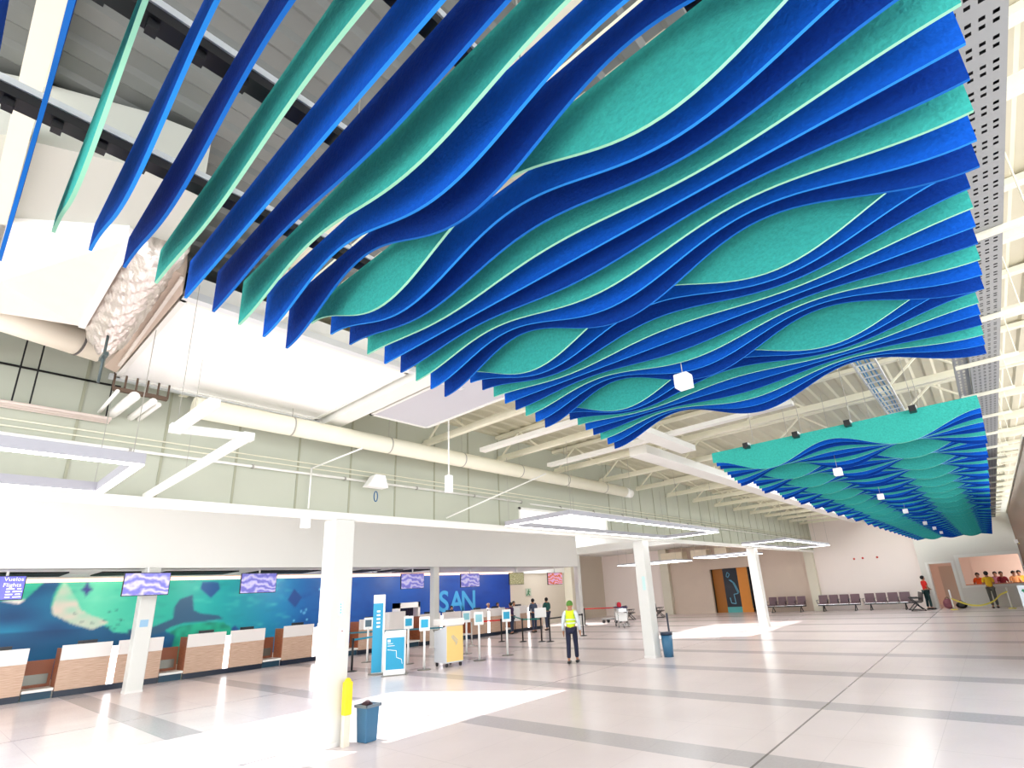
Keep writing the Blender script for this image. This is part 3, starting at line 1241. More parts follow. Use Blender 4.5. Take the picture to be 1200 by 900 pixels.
# white vertical speaker on a pole
p = at(526, 566, 'X', -6.6)
t = thing('pendant_speaker', 'slim white column speaker on a thin pole under the round duct', 'speaker', p)
bm = bm_new()
box(bm, -.05, .05, -.05, .05, -.16, .13)
obj('speaker_body', bm, PANEL, t, .01)
bm = bm_new()
tube(bm, (0, 0, .13), (0, 0, 1.2), .014, 8)
obj('pole', bm, WHITE, t)
p = at(360, 611, 'X', XB + .1)
bm = bm_new()
box(bm, XB + .0, XB + .09, p.y - .06, p.y + .06, LOWZ - .2, LOWZ - .038)
tag(recenter(obj('junction_box', bm, PANEL)), 'small white box fixed under the edge beam left of the nearest column', 'box')
# diagonal thin braces
for k, (a, b) in enumerate((((365, 549), (425, 525)), ((523, 607), (640, 555)), ((790, 475), (880, 430)))):
    if k == 2:
        continue
    z = 4.4
    pa, pb = at(*a, 'X', XB + .1), at(*b, 'Z', z)
    bm = bm_new()
    tube(bm, pa, pb, .014, 8)
    if k == 0:
        tube(bm, (pa.x, pa.y, pa.z), (pa.x, pa.y, LOWZ + .1), .014, 8)
    tag(recenter(obj('conduit_pipe', bm, WHITE)), 'thin white pipe %s' % ('dropping to the edge beam left of the nearest column' if k == 0 else 'rising from the edge beam to the round duct'), 'pipe')

# ---------------------------------------------------------------- hanging light frames
def light_frame(lb, x0, x1, y0, y1, z=3.45, h=.1, w=.07, top=5.0):
    t = thing('frame_light', lb, 'ceiling light', ((x0 + x1) / 2, (y0 + y1) / 2, z), 0, 'rectangular frame lights')
    a, b = (x1 - x0) / 2, (y1 - y0) / 2
    bm = bm_new()
    for q in ((-a, -a + w, -b, b), (a - w, a, -b, b), (-a + w, a - w, -b, -b + w), (-a + w, a - w, b - w, b)):
        box(bm, *q, 0, h)
    obj('housing', bm, mat('frame housing', (172, 172, 180), .5), t)
    bm = bm_new()
    e = .004
    for q in ((-a + e, -a + w - e, -b + e, b - e), (a - w + e, a - e, -b + e, b - e), (-a + w - e, a - w + e, -b + e, -b + w - e), (-a + w - e, a - w + e, b - w + e, b - e)):
        box(bm, *q, -.012, 0)
    obj('led_strip', bm, LED, t)
    bm = bm_new()
    n = max(2, int((y1 - y0) / 2))
    for s in (-a + w / 2, a - w / 2):
        for q in range(n + 1):
            yy = -b + .1 + (2 * b - .2) * q / n
            tube(bm, (s, yy, h), (s, yy, top - z), .004, 5)
    split('suspension_wire', bm, WIRE, t)
    return t


light_frame('long glowing rectangular frame light at the left edge of the view', -7.96, -6.22, -6.2, 1.28, z=3.46, h=.11, w=.08)
light_frame('glowing rectangular frame light between the nearest and middle columns', -7.98, -6.18, 8.15, 15.6)
light_frame('glowing rectangular frame light by the far column, third along the hall', -7.98, -6.18, 22.4, 29.9)
light_frame('glowing frame light hung in the far left corner behind the middle column', -17.5, -13.6, 27.5, 29.6, 3.3, .08, .09, 4.5)
light_frame('short glowing frame light hung before the orange passage', -12.6, -9.6, 27.6, 30.0, 3.35, .08, .09, 4.5)
# beige air boxes in the far-left ceiling void
for k, (px, w_) in enumerate(((790, 1.6), (822, 1.1), (848, .8))):
    p = at(px, 654, 'Y', 34.2)
    bm = bm_new()
    box(bm, p.x - w_ / 2, p.x + w_ / 2, 33.8, 34.6, 3.62, 4.15)
    for q in (-1, 1):
        tube(bm, (p.x + q * w_ * .4, 34.2, 4.15), (p.x + q * w_ * .4, 34.2, 4.495), .02, 6)
    tag(recenter(obj('air_box', bm, mat('cream box', (232, 220, 196), 0.5))), 'cream air unit box under the far ceiling, %s of three' % ['left', 'middle', 'right'][k], 'air unit', 'cream air units')

# ---------------------------------------------------------------- check-in counters
CXF = -21.2
UW, DW, GAP = 1.15, .16, .69
PIT = 2 * UW + DW + GAP


def counter_bank(y0, lb):
    t = thing('checkin_counter', lb, 'counter', (CXF, y0, 0), 0, 'check-in counter pairs')
    for s in (0, 1):
        a = s * (UW + DW)
        bm = bm_new()
        box(bm, -.06, 0, a, a + UW, .17, .97)
        obj('front_panel', bm, WOODC, t)
        bm = bm_new()
        box(bm, -.05, .03, a - .0, a + UW, .97, 1.38)
        obj('top_fascia', bm, CWHITE, t, .006)
        bm = bm_new()
        box(bm, -.62, -.05, a + .03, a + UW - .03, 1.02, 1.06)
        obj('worktop', bm, CWHITE, t)
        bm = bm_new()
        box(bm, -.2, -.14, a + .35, a + .8, 1.22, 1.47)
        box(bm, -.17, -.15, a + .5, a + .62, 1.06, 1.25)
        mo_ = obj('monitor', bm, SCREENE, t)
        for side, yy in (('l', a - .0), ('r', a + UW - .04)):
            bm = bm_new()
            box(bm, -.75, -.061, yy, yy + .04, .17, 1.3 if side == 'l' and s == 0 else 1.2)
            obj('side_panel', bm, WOODD, t)
    bm = bm_new()
    box(bm, -.04, .012, UW, UW + DW, .17, 1.24)
    o = obj('light_divider', bm, mat('white divider glow', (255, 250, 250), 0.3, emit=3.0), t)
    o['label'] = 'bright white vertical strip between the two desks'
    bm = bm_new()
    box(bm, -.12, -.03, 0, 2 * UW + DW, 0, .17)
    obj('kick_plate', bm, KICK, t)
    # baggage scale in the gap
    return t


def scale_unit(y0, lb):
    t = thing('baggage_scale', lb, 'baggage scale', (CXF, y0, 0), 0, 'baggage scales between counters')
    bm = bm_new()
    box(bm, -.8, -.08, .04, GAP - .04, .0, .2)
    obj('plinth', bm, NAVY, t)
    bm = bm_new()
    box(bm, -.78, .0, .02, GAP - .02, .2, .27)
    obj('platform', bm, mat('scale steel', (240, 238, 232), 0.3), t)
    bm = bm_new()
    box(bm, -.86, -.82, .0, GAP, .0, 1.0)
    obj('back_panel', bm, WOODD, t)
    bm = bm_new()
    box(bm, -.819, -.8, .08, GAP - .08, .35, .62)
    obj('steel_plate', bm, mat('brushed plate', (120, 120, 112), 0.3, metal=.6), t)
    return t


banks = ['first', 'second', 'third', 'fourth', 'fifth', 'sixth', 'seventh', 'eighth']
c0 = counter_bank(.05, 'oak and white check-in counter pair cut by the left frame edge')
s0 = scale_unit(.05 + 2 * UW + DW, 'low baggage scale at the left edge, before the second counter pair')
for k in range(1, 8):
    lb = ['', 'oak and white check-in counter pair behind the front left column', 'oak and white check-in counter pair below the dark whale tail of the mural', 'oak and white check-in counter pair left of the nearest column',
          'oak and white check-in counter pair behind the teal totem', 'oak and white check-in counter pair behind the big mural letters column', 'oak and white check-in counter pair staffed by seated clerks', 'last oak check-in counter pair where two customers stand'][k]
    dup(c0, (CXF, .05 + PIT * k, 0), 0, lb)
    if k < 7:
        dup(s0, (CXF, .05 + PIT * k + 2 * UW + DW, 0), 0, 'low baggage scale to the right of the %s counter pair from the left' % banks[k])

# baggage portal behind the totem
pa, pb = at(466, 741, 'X', -22.6), at(492, 741, 'X', -22.6)
t = thing('baggage_portal', 'white framed baggage opening with dark strip curtain behind the totem', 'baggage portal', (-22.6, (pa.y + pb.y) / 2, 0))
w_ = (pb.y - pa.y) / 2
bm = bm_new()
box(bm, -.5, 0, -w_, -w_ + .12, 0, 1.95)
box(bm, -.5, 0, w_ - .12, w_, 0, 1.95)
box(bm, -.5, 0, -w_, w_, 1.7, 1.95)
obj('portal_frame', bm, CWHITE, t)
bm = bm_new()
yy = -w_ + .13
while yy < w_ - .2:
    box(bm, -.3, -.28, yy, yy + .1, .9, 1.7)
    yy += .12
obj('strip_curtain', bm, mat('dark curtain', (44, 22, 26), 0.6), t)
bm = bm_new()
box(bm, -.4, .1, -w_ + .12, w_ - .12, .1, .9)
obj('portal_base', bm, WOODD, t)
p = at(462, 717, 'X', -20.4)
CH = p.z
t = thing('equipment_cabinet', 'plain white equipment cabinet standing behind the teal kiosk', 'cabinet', (-20.4, p.y, 0))
bm = bm_new()
box(bm, -.25, .25, -.42, .42, .05, CH)
obj('cabinet_body', bm, CWHITE, t, .02)
bm = bm_new()
for s in (-.35, .35):
    box(bm, -.22, .25, s - .03, s + .03, 0, .05)
split('foot', bm, KICK, t)

# ---------------------------------------------------------------- hanging screens
LAV = mat('lavender screen', (108, 108, 220), 0.35, emit=.55)
SCT = mat('screen text', (240, 236, 250), 0.4, emit=.8)


def wave_mat(name, c1, c2, c3, sc=3.0):
    m = mat(name, c1, 0.35)
    nt = m.node_tree
    b = nt.nodes['Principled BSDF']
    tc = nt.nodes.new('ShaderNodeTexCoord')
    w = nt.nodes.new('ShaderNodeTexWave')
    w.inputs['Scale'].default_value = sc
    w.inputs['Distortion'].default_value = 14
    w.inputs['Detail'].default_value = 3
    w.bands_direction = 'Z'
    r = nt.nodes.new('ShaderNodeValToRGB')
    r.color_ramp.elements[0].color = lin(c1)
    r.color_ramp.elements[1].color = lin(c3)
    e = r.color_ramp.elements.new(.5)
    e.color = lin(c2)
    nt.links.new(tc.outputs['Object'], w.inputs['Vector'])
    nt.links.new(w.outputs['Fac'], r.inputs['Fac'])
    nt.links.new(r.outputs['Color'], b.inputs['Base Color'])
    nt.links.new(r.outputs['Color'], b.inputs['Emission Color'])
    b.inputs['Emission Strength'].default_value = .5
    return m


W1 = wave_mat('screen waves', (112, 110, 192), (150, 146, 208), (196, 190, 230), 1.6)
W2 = wave_mat('screen board', (60, 80, 60), (150, 140, 60), (210, 205, 180), 8)
W3 = wave_mat('screen sunset', (190, 90, 60), (225, 150, 140), (200, 160, 210), 2)
SCR = [((0, 670, 36, 703), 'lavender flight screen with white text at the left edge', LAV), ((144, 671, 199, 698), 'purple wave patterned screen on the front left column', W1),
       ((282, 671, 324, 695), 'purple patterned screen hung left of the nearest column', W1), ((470, 672, 497, 690), 'purple patterned screen above the white cabinet', W1),
       ((540, 672, 562, 688), 'pink and blue striped screen above the mural letters', W1), ((597, 671, 614, 685), 'dark green and yellow screen at the mural end', W2), ((642, 671, 659, 685), 'orange sunset picture screen at the end of the row', W3)]
for k, (b_, lb, m_) in enumerate(SCR):
    xs_ = -19.1 if k == 1 else -20.3
    p0, p1 = at(b_[0], (b_[1] + b_[3]) / 2, 'X', xs_), at(b_[2], (b_[1] + b_[3]) / 2, 'X', xs_)
    z1 = at((b_[0] + b_[2]) / 2, b_[1], 'X', xs_).z
    z0_ = at((b_[0] + b_[2]) / 2, b_[3], 'X', xs_).z
    z1 = min(z1, 3.3)
    c_ = (p0 + p1) / 2
    w_ = (p1.y - p0.y) / 2
    if k == 0:
        w_ *= 1.3
        c_.y -= .2
    h_ = (z1 - z0_) / 2
    t = thing('hanging_screen', lb, 'screen', (xs_, c_.y, z0_), 0, 'screens hung over the counters')
    bm = bm_new()
    box(bm, -.06, 0, -w_, w_, 0, 2 * h_)
    obj('casing', bm, SCREENE, t, .008)
    bm = bm_new()
    box(bm, 0, .006, -w_ + .02, w_ - .02, .02, 2 * h_ - .02)
    sc_ = obj('display', bm, m_, t)
    bm = bm_new()
    tube(bm, (-.03, 0, 2 * h_), (-.03, 0, LOWZ - z0_), .03, 8)
    obj('ceiling_pole', bm, WHITE, t)
    if k == 0:
        for s_, txt, sz in ((.22, 'Vuelos', .14), (.07, 'Flights', .14)):
            text_mesh('screen_text', txt, sz, SCT, sc_, (.008, -w_ + .34, h_ + s_), (PI / 2, 0, PI / 2), .002, 'LEFT')
        bm = bm_new()
        for q in range(4):
            yy = -w_ + .42
            for j, ln in enumerate(((.1, .16), (.14, .1), (.08, .18), (.16, .08))[q]):
                box(bm, .006, .009, yy, yy + ln, .06 + q * .07, .09 + q * .07)
                yy += ln + .05
        obj('text_lines', bm, SCT, sc_)

# green exit pictogram on beige wall
p = at(619, 694, 'X', XF)
t = thing('exit_sign', 'small green emergency sign on the beige wall beyond the mural', 'sign', (XF + .02, p.y, p.z))
bm = bm_new()
box(bm, -.02, .01, -.26, .26, -.24, .24)
obj('sign_plate', bm, mat('sign grey', (176, 186, 168), 0.5), t)
bm = bm_new()
box(bm, .01, .014, -.08, .02, -.12, .08)
ball(bm, (.012, .04, .14), .05, .1, 1, 1)
bar(bm, (.012, -.08, -.1), (.012, -.2, -.2), .03, .05)
bar(bm, (.012, .0, -.1), (.012, .12, -.2), .03, .05)
bar(bm, (.012, 0, .06), (.012, .16, 0), .03, .04)
obj('running_figure', bm, mat('sign green', (10, 110, 60), 0.5), t)

# orange passage
t = thing('orange_panel', 'ochre wall panel left of the dark poster in the passage', 'panel', (-14.75, YB + .45, 0))
bm = bm_new()
box(bm, -.4, .36, -.05, .05, 0, OZ)
obj('panel_board', bm, ORANGED, t)
t = thing('orange_panel', 'bright orange wall panel right of the dark poster in the passage', 'panel', (-12.95, YB + .3, 0))
bm = bm_new()
box(bm, -.42, .3, -.05, .05, 0, OZ)
obj('panel_board', bm, ORANGE, t)
bm = bm_new()
box(bm, .3, .38, -.1, .05, .25, OZ)
obj('dark_edge', bm, BLACK, t)
t = thing('wall_poster', 'tall dark poster with a pale blue figure outline between orange panels', 'poster', (-13.88, YB + .4, 0))
bm = bm_new()
box(bm, -.52, .52, -.04, .04, .35, OZ - .02)
obj('poster_board', bm, mat('poster charcoal', (38, 44, 56), 0.5), t)
bm = bm_new()
pp = [(-.3, 2.35), (-.2, 2.6), (-.05, 2.45), (-.2, 2.25), (-.3, 2.35)]
qq = [(-.15, 2.1), (.1, 1.9), (.35, 1.2), (.05, 1.15), (.1, .55), (-.2, .6), (-.25, .95)]
q3 = [(-.05, 2.1), (.2, 1.85), (.42, 1.25)]
for L_ in (pp, qq, q3):
    for a, b in zip(L_, L_[1:]):
        tube(bm, (a[0], -.045, a[1]), (b[0], -.045, b[1]), .03, 6)
obj('figure_outline', bm, mat('poster blue', (120, 190, 220), 0.5), t)
bm = bm_new()
box(bm, -.52, .52, -.06, .02, 0, .35)
obj('teal_base', bm, mat('poster teal', (90, 176, 176), 0.5), t)
bm = bm_new()
box(bm, OX0 - .2, OX1 + .2, YB + .9, YB + 1.0, 0, 3.2)
box(bm, OX0 - .2, OX0 - .1, YB + .2, YB + .9, 0, 3.2)
box(bm, OX1 + .1, OX1 + .2, YB + .2, YB + .9, 0, 3.2)
box(bm, OX0 - .2, OX1 + .2, YB + .2, YB + 1, 3.1, 3.2)
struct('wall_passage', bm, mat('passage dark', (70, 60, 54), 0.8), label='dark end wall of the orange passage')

# ---------------------------------------------------------------- queue stands, totem, kiosk
def sign_stand(name, lb, loc, face, h=1.42, rz=.95, grp='white sign stands', disc=.2):
    t = thing(name, lb, 'sign stand', loc, rz, grp)
    bm = bm_new()
    tube(bm, (0, 0, 0), (0, 0, .02), disc, 20)
    obj('base_disc', bm, mat('base grey', (120, 116, 108), 0.4), t)
    bm = bm_new()
    tube(bm, (0, 0, .02), (0, 0, h - .25), .035, 12)
    obj('pole', bm, PANEL, t)
    bm = bm_new()
    rx = Matrix.Rotation(-.2, 3, 'X')
    box(bm, -.16, .16, -.02, .02, h - .32, h + .1)
    o = obj('sign_frame', bm, PANEL, t, .03)
    bm = bm_new()
    box(bm, -.11, .11, -.026, -.02, h - .22, h + .02)
    obj('sign_face', bm, face, t)
    return t


TABD = mat('tablet slate', (70, 100, 116), 0.3)
TPALE = mat('pale teal face', (140, 200, 212), 0.4)
stands = [((430, 776), TABD, 'white stand with a slate grey tablet left of the tall teal totem'), ((478, 778), TEALS, 'white stand with teal card just right of the teal kiosk'), ((497, 785), TEALS, 'white stand with teal card, nearest to the camera, left of the yellow cart'),
          ((547, 766), TPALE, 'white stand with blank plate partly behind the yellow cart'), ((562, 774), TPALE, 'white stand with pale teal plate right of the yellow cart'), ((595, 768), TEALS, 'white stand with teal card, rightmost of the sign stands')]
for (px, py), fc, lb in stands:
    p = at(px, py, 'Z', 0)
    sign_stand('sign_stand', lb, (p.x, p.y, 0), fc)

p = at(442, 790, 'Z', 0)
t = thing('info_totem', 'tall narrow teal totem with white top standing before the counters', 'totem', (p.x, p.y, 0), .9)
bm = bm_new()
box(bm, -.17, .17, -.06, .06, .03, 2.25)
obj('totem_body', bm, PANEL, t, .01)
bm = bm_new()
box(bm, -.17, .12, -.07, -.055, .05, 2.0)
obj('teal_face', bm, TEALD, t)
bm = bm_new()
for q in range(5):
    box(bm, -.06, .04, -.074, -.069, 1.3 + q * .11, 1.35 + q * .11)
obj('white_lettering', bm, PANEL, t)
bm = bm_new()
tube(bm, (0, 0, 0), (0, 0, .03), .27, 20)
obj('base_disc', bm, mat('base grey', (120, 116, 108), 0.4), t)
p = at(458, 791, 'Z', 0)
t = thing('info_kiosk', 'low teal and white kiosk box beside the tall totem', 'kiosk', (p.x + .1, p.y + .05, 0), .9)
bm = bm_new()
prism(bm, [(-.3, -.15, .02), (-.3, .25, .02), (-.3, .25, 1.2), (-.3, -.15, 1.1)], (.6, 0, 0))
obj('kiosk_body', bm, PANEL, t, .01)
bm = bm_new()
box(bm, -.24, .27, -.165, -.152, .16, 1.02)
obj('teal_face', bm, TEALD, t)
bm = bm_new()
for a, b in (((-.2, .7), (.05, .66)), ((.05, .66), (.06, .48)), ((.06, .48), (.2, .42)), ((-.2, .86), (-.05, .86)), ((-.2, .8), (.0, .8)), ((.2, .42), (.22, .3))):
    bar(bm, (a[0], -.17, a[1]), (b[0], -.17, b[1]), .012, .012)
box(bm, -.2, -.12, -.172, -.166, .9, .97)
obj('white_drawing', bm, PANEL, t)
bm = bm_new()
box(bm, -.2, .27, -.18, -.16, .12, .16)
obj('white_band', bm, PANEL, t)
bm = bm_new()
box(bm, -.34, .36, -.25, .3, 0, .02)
obj('foot_plate', bm, mat('base grey', (120, 116, 108), 0.4), t)

# yellow and white wheeled cart
p = at(524, 781, 'Z', 0)
t = thing('wheeled_cart', 'tall wheeled cabinet with a pale grey side and a yellow front', 'cart', (p.x - .05, p.y + .1, 0), math.radians(-9))
bm = bm_new()
prism(bm, [(-.38, -.3, .12), (.38, -.3, .12), (.38, -.3, 1.2), (-.38, -.3, 1.02)], (0, .6, 0))
obj('cabinet_body', bm, mat('cart grey', (214, 218, 224), 0.4), t, .01)
bm = bm_new()
box(bm, .38, .39, -.29, .29, .16, 1.18)
o = obj('front_door', bm, mat('cart yellow', (244, 208, 132), 0.4), t)
bm = bm_new()
for a, b in (((-.12, .9), (.08, .7)), ((-.12, .86), (.04, .68)), ((-.08, .92), (.1, .75)), ((.08, .7), (.02, .62))):
    bar(bm, (.393, a[0], a[1]), (.393, b[0], b[1]), .004, .02)
obj('painted_emblem', bm, mat('emblem grey', (190, 190, 180), 0.4), o)
bm = bm_new()
box(bm, -.4, .42, -.33, .33, 1.2, 1.4)
obj('top_box', bm, CWHITE, t, .02)
for sx in (-.3, .3):
    for sy in (-.24, .24):
        bm = bm_new()
        tube(bm, (sx, sy - .02, .06), (sx, sy + .02, .06), .06, 12)
        box(bm, sx - .02, sx + .02, sy - .03, sy + .03, .08, .13)
        obj('caster', bm, BLACK, t)
bm = bm_new()
tube(bm, (-.42, -.25, 1.0), (-.55, -.25, 1.06), .015, 8)
tube(bm, (-.55, -.25, 1.06), (-.55, .25, 1.06), .015, 8)
tube(bm, (-.55, .25, 1.06), (-.42, .25, 1.0), .015, 8)
obj('push_handle', bm, mat('base grey', (120, 116, 108), 0.4), t)


# stanchions
def stanchion(lb, loc, belts=(), h=.98, m=None, grp='belt barrier posts'):
    t = thing('barrier_post', lb, 'barrier post', (loc[0], loc[1], 0), 0, grp)
    m = m or BLACK
    bm = bm_new()
    tube(bm, (0, 0, 0), (0, 0, .015), .17, 18)
    tube(bm, (0, 0, .015), (0, 0, .04), .17, 18, r2=.05)
    obj('base', bm, m, t)
    bm = bm_new()
    tube(bm, (0, 0, .03), (0, 0, h), .032, 12)
    obj('post', bm, m, t)
    bm = bm_new()
    tube(bm, (0, 0, h - .1), (0, 0, h), .04, 12)
    obj('belt_head', bm, m, t)
    for q, mm_ in belts:
        bm = bm_new()
        d = Vector((q[0] - loc[0], q[1] - loc[1], 0))
        p0 = d.normalized() * .04
        p1 = d - d.normalized() * .05
        prism(bm, [(p0.x, p0.y, h - .08), (p1.x, p1.y, h - .08), (p1.x, p1.y, h - .02), (p0.x, p0.y, h - .02)], (d.normalized().y * .006, -d.normalized().x * .006, 0))
        obj('belt', bm, mm_, t)
    return t


def fl(px, py):
    p = at(px, py, 'Z', 0)
    return (p.x, p.y)


A1, A2, A3, A4, A5 = fl(588, 752), fl(613, 752), fl(635, 752), fl(645, 752), fl(684, 745)
stanchion('black barrier post with red belt in front of the staffed counter', A1, [(fl(556, 755), RED)])
stanchion('black barrier post with green belt just left of the two customers', A2, [(A3, GREENB), (fl(603, 745), GREENB)])
stanchion('black barrier post holding the white notice board', A3, [])
stanchion('black barrier post with the pale ring right of the notice board', A4, [(fl(668, 748), BLACK)])
stanchion('black barrier post just right of the man in the yellow vest', A5, [(fl(668, 748), BLACK)])
p = fl(553, 757)
stanchion('slim post ending the red belt behind the yellow cart', p, [], m=mat('post pale', (200, 196, 190), .4))
# notice board on post
t = thing('notice_board', 'blank white notice board on top of a black barrier post', 'sign', (A3[0], A3[1], .985), .9)
bm = bm_new()
box(bm, -.26, .26, -.015, .015, .0, .4)
obj('board', bm, PANEL, t, .01)
t = thing('notice_board', 'blank white board leaning against the counter left of the customers', 'sign', (*fl(604, 742), 0), .9)
bm = bm_new()
box(bm, -.3, .3, -.015, .015, .62, 1.3)
obj('board', bm, PANEL, t, .01)
bm = bm_new()
tube(bm, (0, 0, 0), (0, 0, .62), .02, 8)
tube(bm, (0, 0, 0), (0, 0, .02), .16, 16)
obj('stand', bm, BLACK, t)
# teal low belts by the totem
b0, b1, b2 = fl(412, 787), fl(478, 772), fl(520, 765)
stanchion('grey barrier post with teal belt hidden behind the nearest column', b0, [(fl(440, 780), TEALS)])
stanchion('grey post with teal belts behind the white sign stands', b2, [((b2[0] - 3.2, b2[1] - 2.3), mat('belt deep teal', (24, 110, 130), .5))])
# far red belt
r0, r1 = fl(690, 733), fl(717, 733)
stanchion('black barrier post at the left end of the far red belt', (-19.6, 26.6), [((-16.9, 27.0), RED)])
stanchion('black barrier post at the right end of the far red belt by the trolleys', (-16.9, 27.0), [])

# ---------------------------------------------------------------- bin and yellow sleeve by the nearest column
p = at(420, 867, 'Z', 0)
t = thing('waste_bin', 'blue open waste bin by the foot of the nearest column', 'bin', (-7.95, 4.95, 0), .1)
bm = bm_new()
vs = box(bm, -.13, .13, -.12, .12, 0, .5)
for v in vs:
    if v.co.z < .1:
        v.co.x *= .86
        v.co.y *= .86
obj('bin_body', bm, BLUEB, t, .015)
bm = bm_new()
for q in ((-.15, -.125, -.14, .14), (.125, .15, -.14, .14), (-.15, .15, -.14, -.115), (-.15, .15, .115, .14)):
    box(bm, *q, .48, .52)
obj('bin_rim', bm, mat('rim grey', (110, 122, 132), .4), t)
bm = bm_new()
for q in range(7):
    ball(bm, (random.uniform(-.07, .07), random.uniform(-.06, .06), .49 + random.uniform(0, .04)), .05, 1, 1, .8, 8)
obj('crumpled_waste', bm, mat('waste dark', (60, 34, 40), .7), t)
t = thing('umbrella_sleeve_stand', 'yellow rounded sleeve on a pale post between column and bin', 'stand', (-8.0, 4.62, 0))
bm = bm_new()
box(bm, -.04, .04, -.05, .05, 0, .42)
obj('post', bm, mat('post cream', (222, 214, 196), .5), t)
bm = bm_new()
box(bm, -.05, .05, -.06, .06, .42, .88)
ball(bm, (0, 0, .86), .06, .85, 1, 1.3, 12)
obj('yellow_sleeve', bm, YEL, t, .02)
p = at(779, 769, 'Z', 0)
t = thing('waste_bin', 'blue cylindrical waste bin just to the right of the middle column', 'bin', (-7.9, 14.72, 0))
bm = bm_new()
tube(bm, (0, 0, 0), (0, 0, .62), .14, 20, r2=.17)
obj('bin_body', bm, BLUEB, t)
bm = bm_new()
tube(bm, (0, 0, .6), (0, 0, .68), .18, 20)
obj('bin_rim', bm, mat('rim navy', (20, 36, 60), .4), t)
bm = bm_new()
bar(bm, (0, .21, .0), (-.02, .21, 1.2), .04, .04)
obj('back_post', bm, mat('rim navy', (20, 36, 60), .4), t)

# ---------------------------------------------------------------- seating
def bench(lb, loc, rz, n, m, grp='airport benches'):
    t = thing('beam_seating', lb, 'bench', loc, rz, grp)
    w = .56
    L_ = n * w
    bm = bm_new()
    box(bm, -L_ / 2, L_ / 2, -.03, .03, .3, .36)
    obj('beam', bm, BLACK, t)
    for k in range(n):
        cx_ = -L_ / 2 + w * (k + .5)
        bm = bm_new()
        box(bm, cx_ - .245, cx_ + .245, -.26, .2, .4, .45)
        obj('seat', bm, m, t, .02)
        bm = bm_new()
        box(bm, cx_ - .24, cx_ + .24, .2, .25, .44, .9, Matrix.Rotation(-.18, 3, 'X'), (cx_, .2, .44))
        obj('backrest', bm, m, t, .02)
        bm = bm_new()
        box(bm, cx_ - .235, cx_ + .235, -.27, -.255, .37, .4)
        obj('seat_edge', bm, CHROME, t)
    for k in range(n + 1):
        cx_ = -L_ / 2 + w * k
        bm = bm_new()
        bar(bm, (cx_, -.22, .62), (cx_, .2, .62), .04, .025)
        bar(bm, (cx_, -.2, .61), (cx_, 0, .36), .03, .02)
        obj('armrest', bm, BLACK, t)
    for s in (-1, 1):
        bm = bm_new()
        x = s * (L_ / 2 - .3)
        bar(bm, (x, 0, .32), (x, -.3, .02), .04, .04)
        bar(bm, (x, 0, .32), (x, .3, .02), .04, .04)
        bar(bm, (x, -.33, .012), (x, .33, .012), .05, .024)
        obj('leg', bm, BLACK, t)
    return t


def bx_(px):  # x on the back seating line
    return at(px, 714, 'Y', 34.6).x


xa, xb, xc, xd = -11.55, bx_(949), bx_(1008), bx_(1066)
bench('mauve seat bench right of the far column, left one of the back wall', ((-11.5 - 9.0) / 2, 34.7, 0), 0, 4, SEATM)
bench('mauve seat bench in the middle of the back wall', (-7.35, 34.7, 0), 0, 4, SEATM)
bench('mauve seat bench near the right end of the pale pink wall', (-4.95, 34.7, 0), 0, 4, SEATM)
bench('dark bench seen from its end, beside the wall corner', (-3.55, 33.6, 0), -PI / 2 + .2, 3, SEATD)
bench('dark bench in the far left corner, left of the middle column', (-18.9, 30.6, 0), PI / 2 + .3, 2, SEATD)
bench('dark bench in the far left corner, right of the middle column', (-17.6, 32.2, 0), PI / 2 + .3, 2, SEATD)


# ---------------------------------------------------------------- luggage trolleys
def trolley(lb, loc, rz):
    t = thing('luggage_trolley', lb, 'luggage trolley', loc, rz, 'luggage trolleys')
    bm = bm_new()
    for s in (-.26, .26):
        tube(bm, (s, -.4, .14), (s, .45, .16), .018, 8)
        tube(bm, (s, .45, .16), (s, .5, .98), .018, 8)
    tube(bm, (-.26, -.4, .14), (.26, -.4, .14), .018, 8)
    tube(bm, (-.26, .48, .6), (.26, .48, .6), .014, 8)
    for q in range(5):
        tube(bm, (-.22 + q * .11, -.4, .14), (-.22 + q * .11, .45, .16), .01, 6)
    obj('frame', bm, CHROME, t)
    bm = bm_new()
    tube(bm, (-.3, .52, 1.0), (.3, .52, 1.0), .028, 10)
    obj('push_bar', bm, mat('push bar navy', (40, 40, 90), .4), t)
    bm = bm_new()
    box(bm, -.22, .22, .3, .47, .78, .8)
    for s in (-.22, .2):
        box(bm, s, s + .02, .3, .47, .8, .95)
    box(bm, -.22, .22, .3, .31, .8, .95)
    obj('basket', bm, CHROME, t)
    bm = bm_new()
    box(bm, -.22, .22, .435, .455, .3, .72)
    obj('advert_panel', bm, PANEL, t)
    for x, y in ((-.26, .4), (.26, .4), (0, -.35)):
        bm = bm_new()
        tube(bm, (x - .02, y, .075), (x + .02, y, .075), .075, 12)
        obj('wheel', bm, BLACK, t)
    return t


trolley('luggage trolley at the right, beside the red bag', (-15.6, 24.6, 0), .6)
trolley('luggage trolley parked behind the other, left one', (-16.3, 25.5, 0), .75)
bm = bm_new()
p = at(714, 717, 'Y', 25.4)
ball(bm, (-16.3 - .38 * math.sin(.75), 25.5 + .38 * math.cos(.75), 1.11), .16, .9, .6, 1, 12)
tag(recenter(obj('red_bag', bm, mat('bag red', (196, 26, 50), .6))), 'small red bag in the basket of a luggage trolley', 'bag')
t = thing('flatbed_trolley', 'low flatbed hand trolley with tall handle in front of the pink wall', 'trolley', (-18.6, 28.2, 0), .0)
bm = bm_new()
box(bm, -.7, .4, -.3, .3, .2, .28)
obj('deck', bm, mat('deck grey', (120, 120, 120), .5), t)
bm = bm_new()
for s in (-.25, .25):
    tube(bm, (.4, s, .28), (.45, s, 1.15), .02, 8)
tube(bm, (.45, -.25, 1.15), (.45, .25, 1.15), .02, 8)
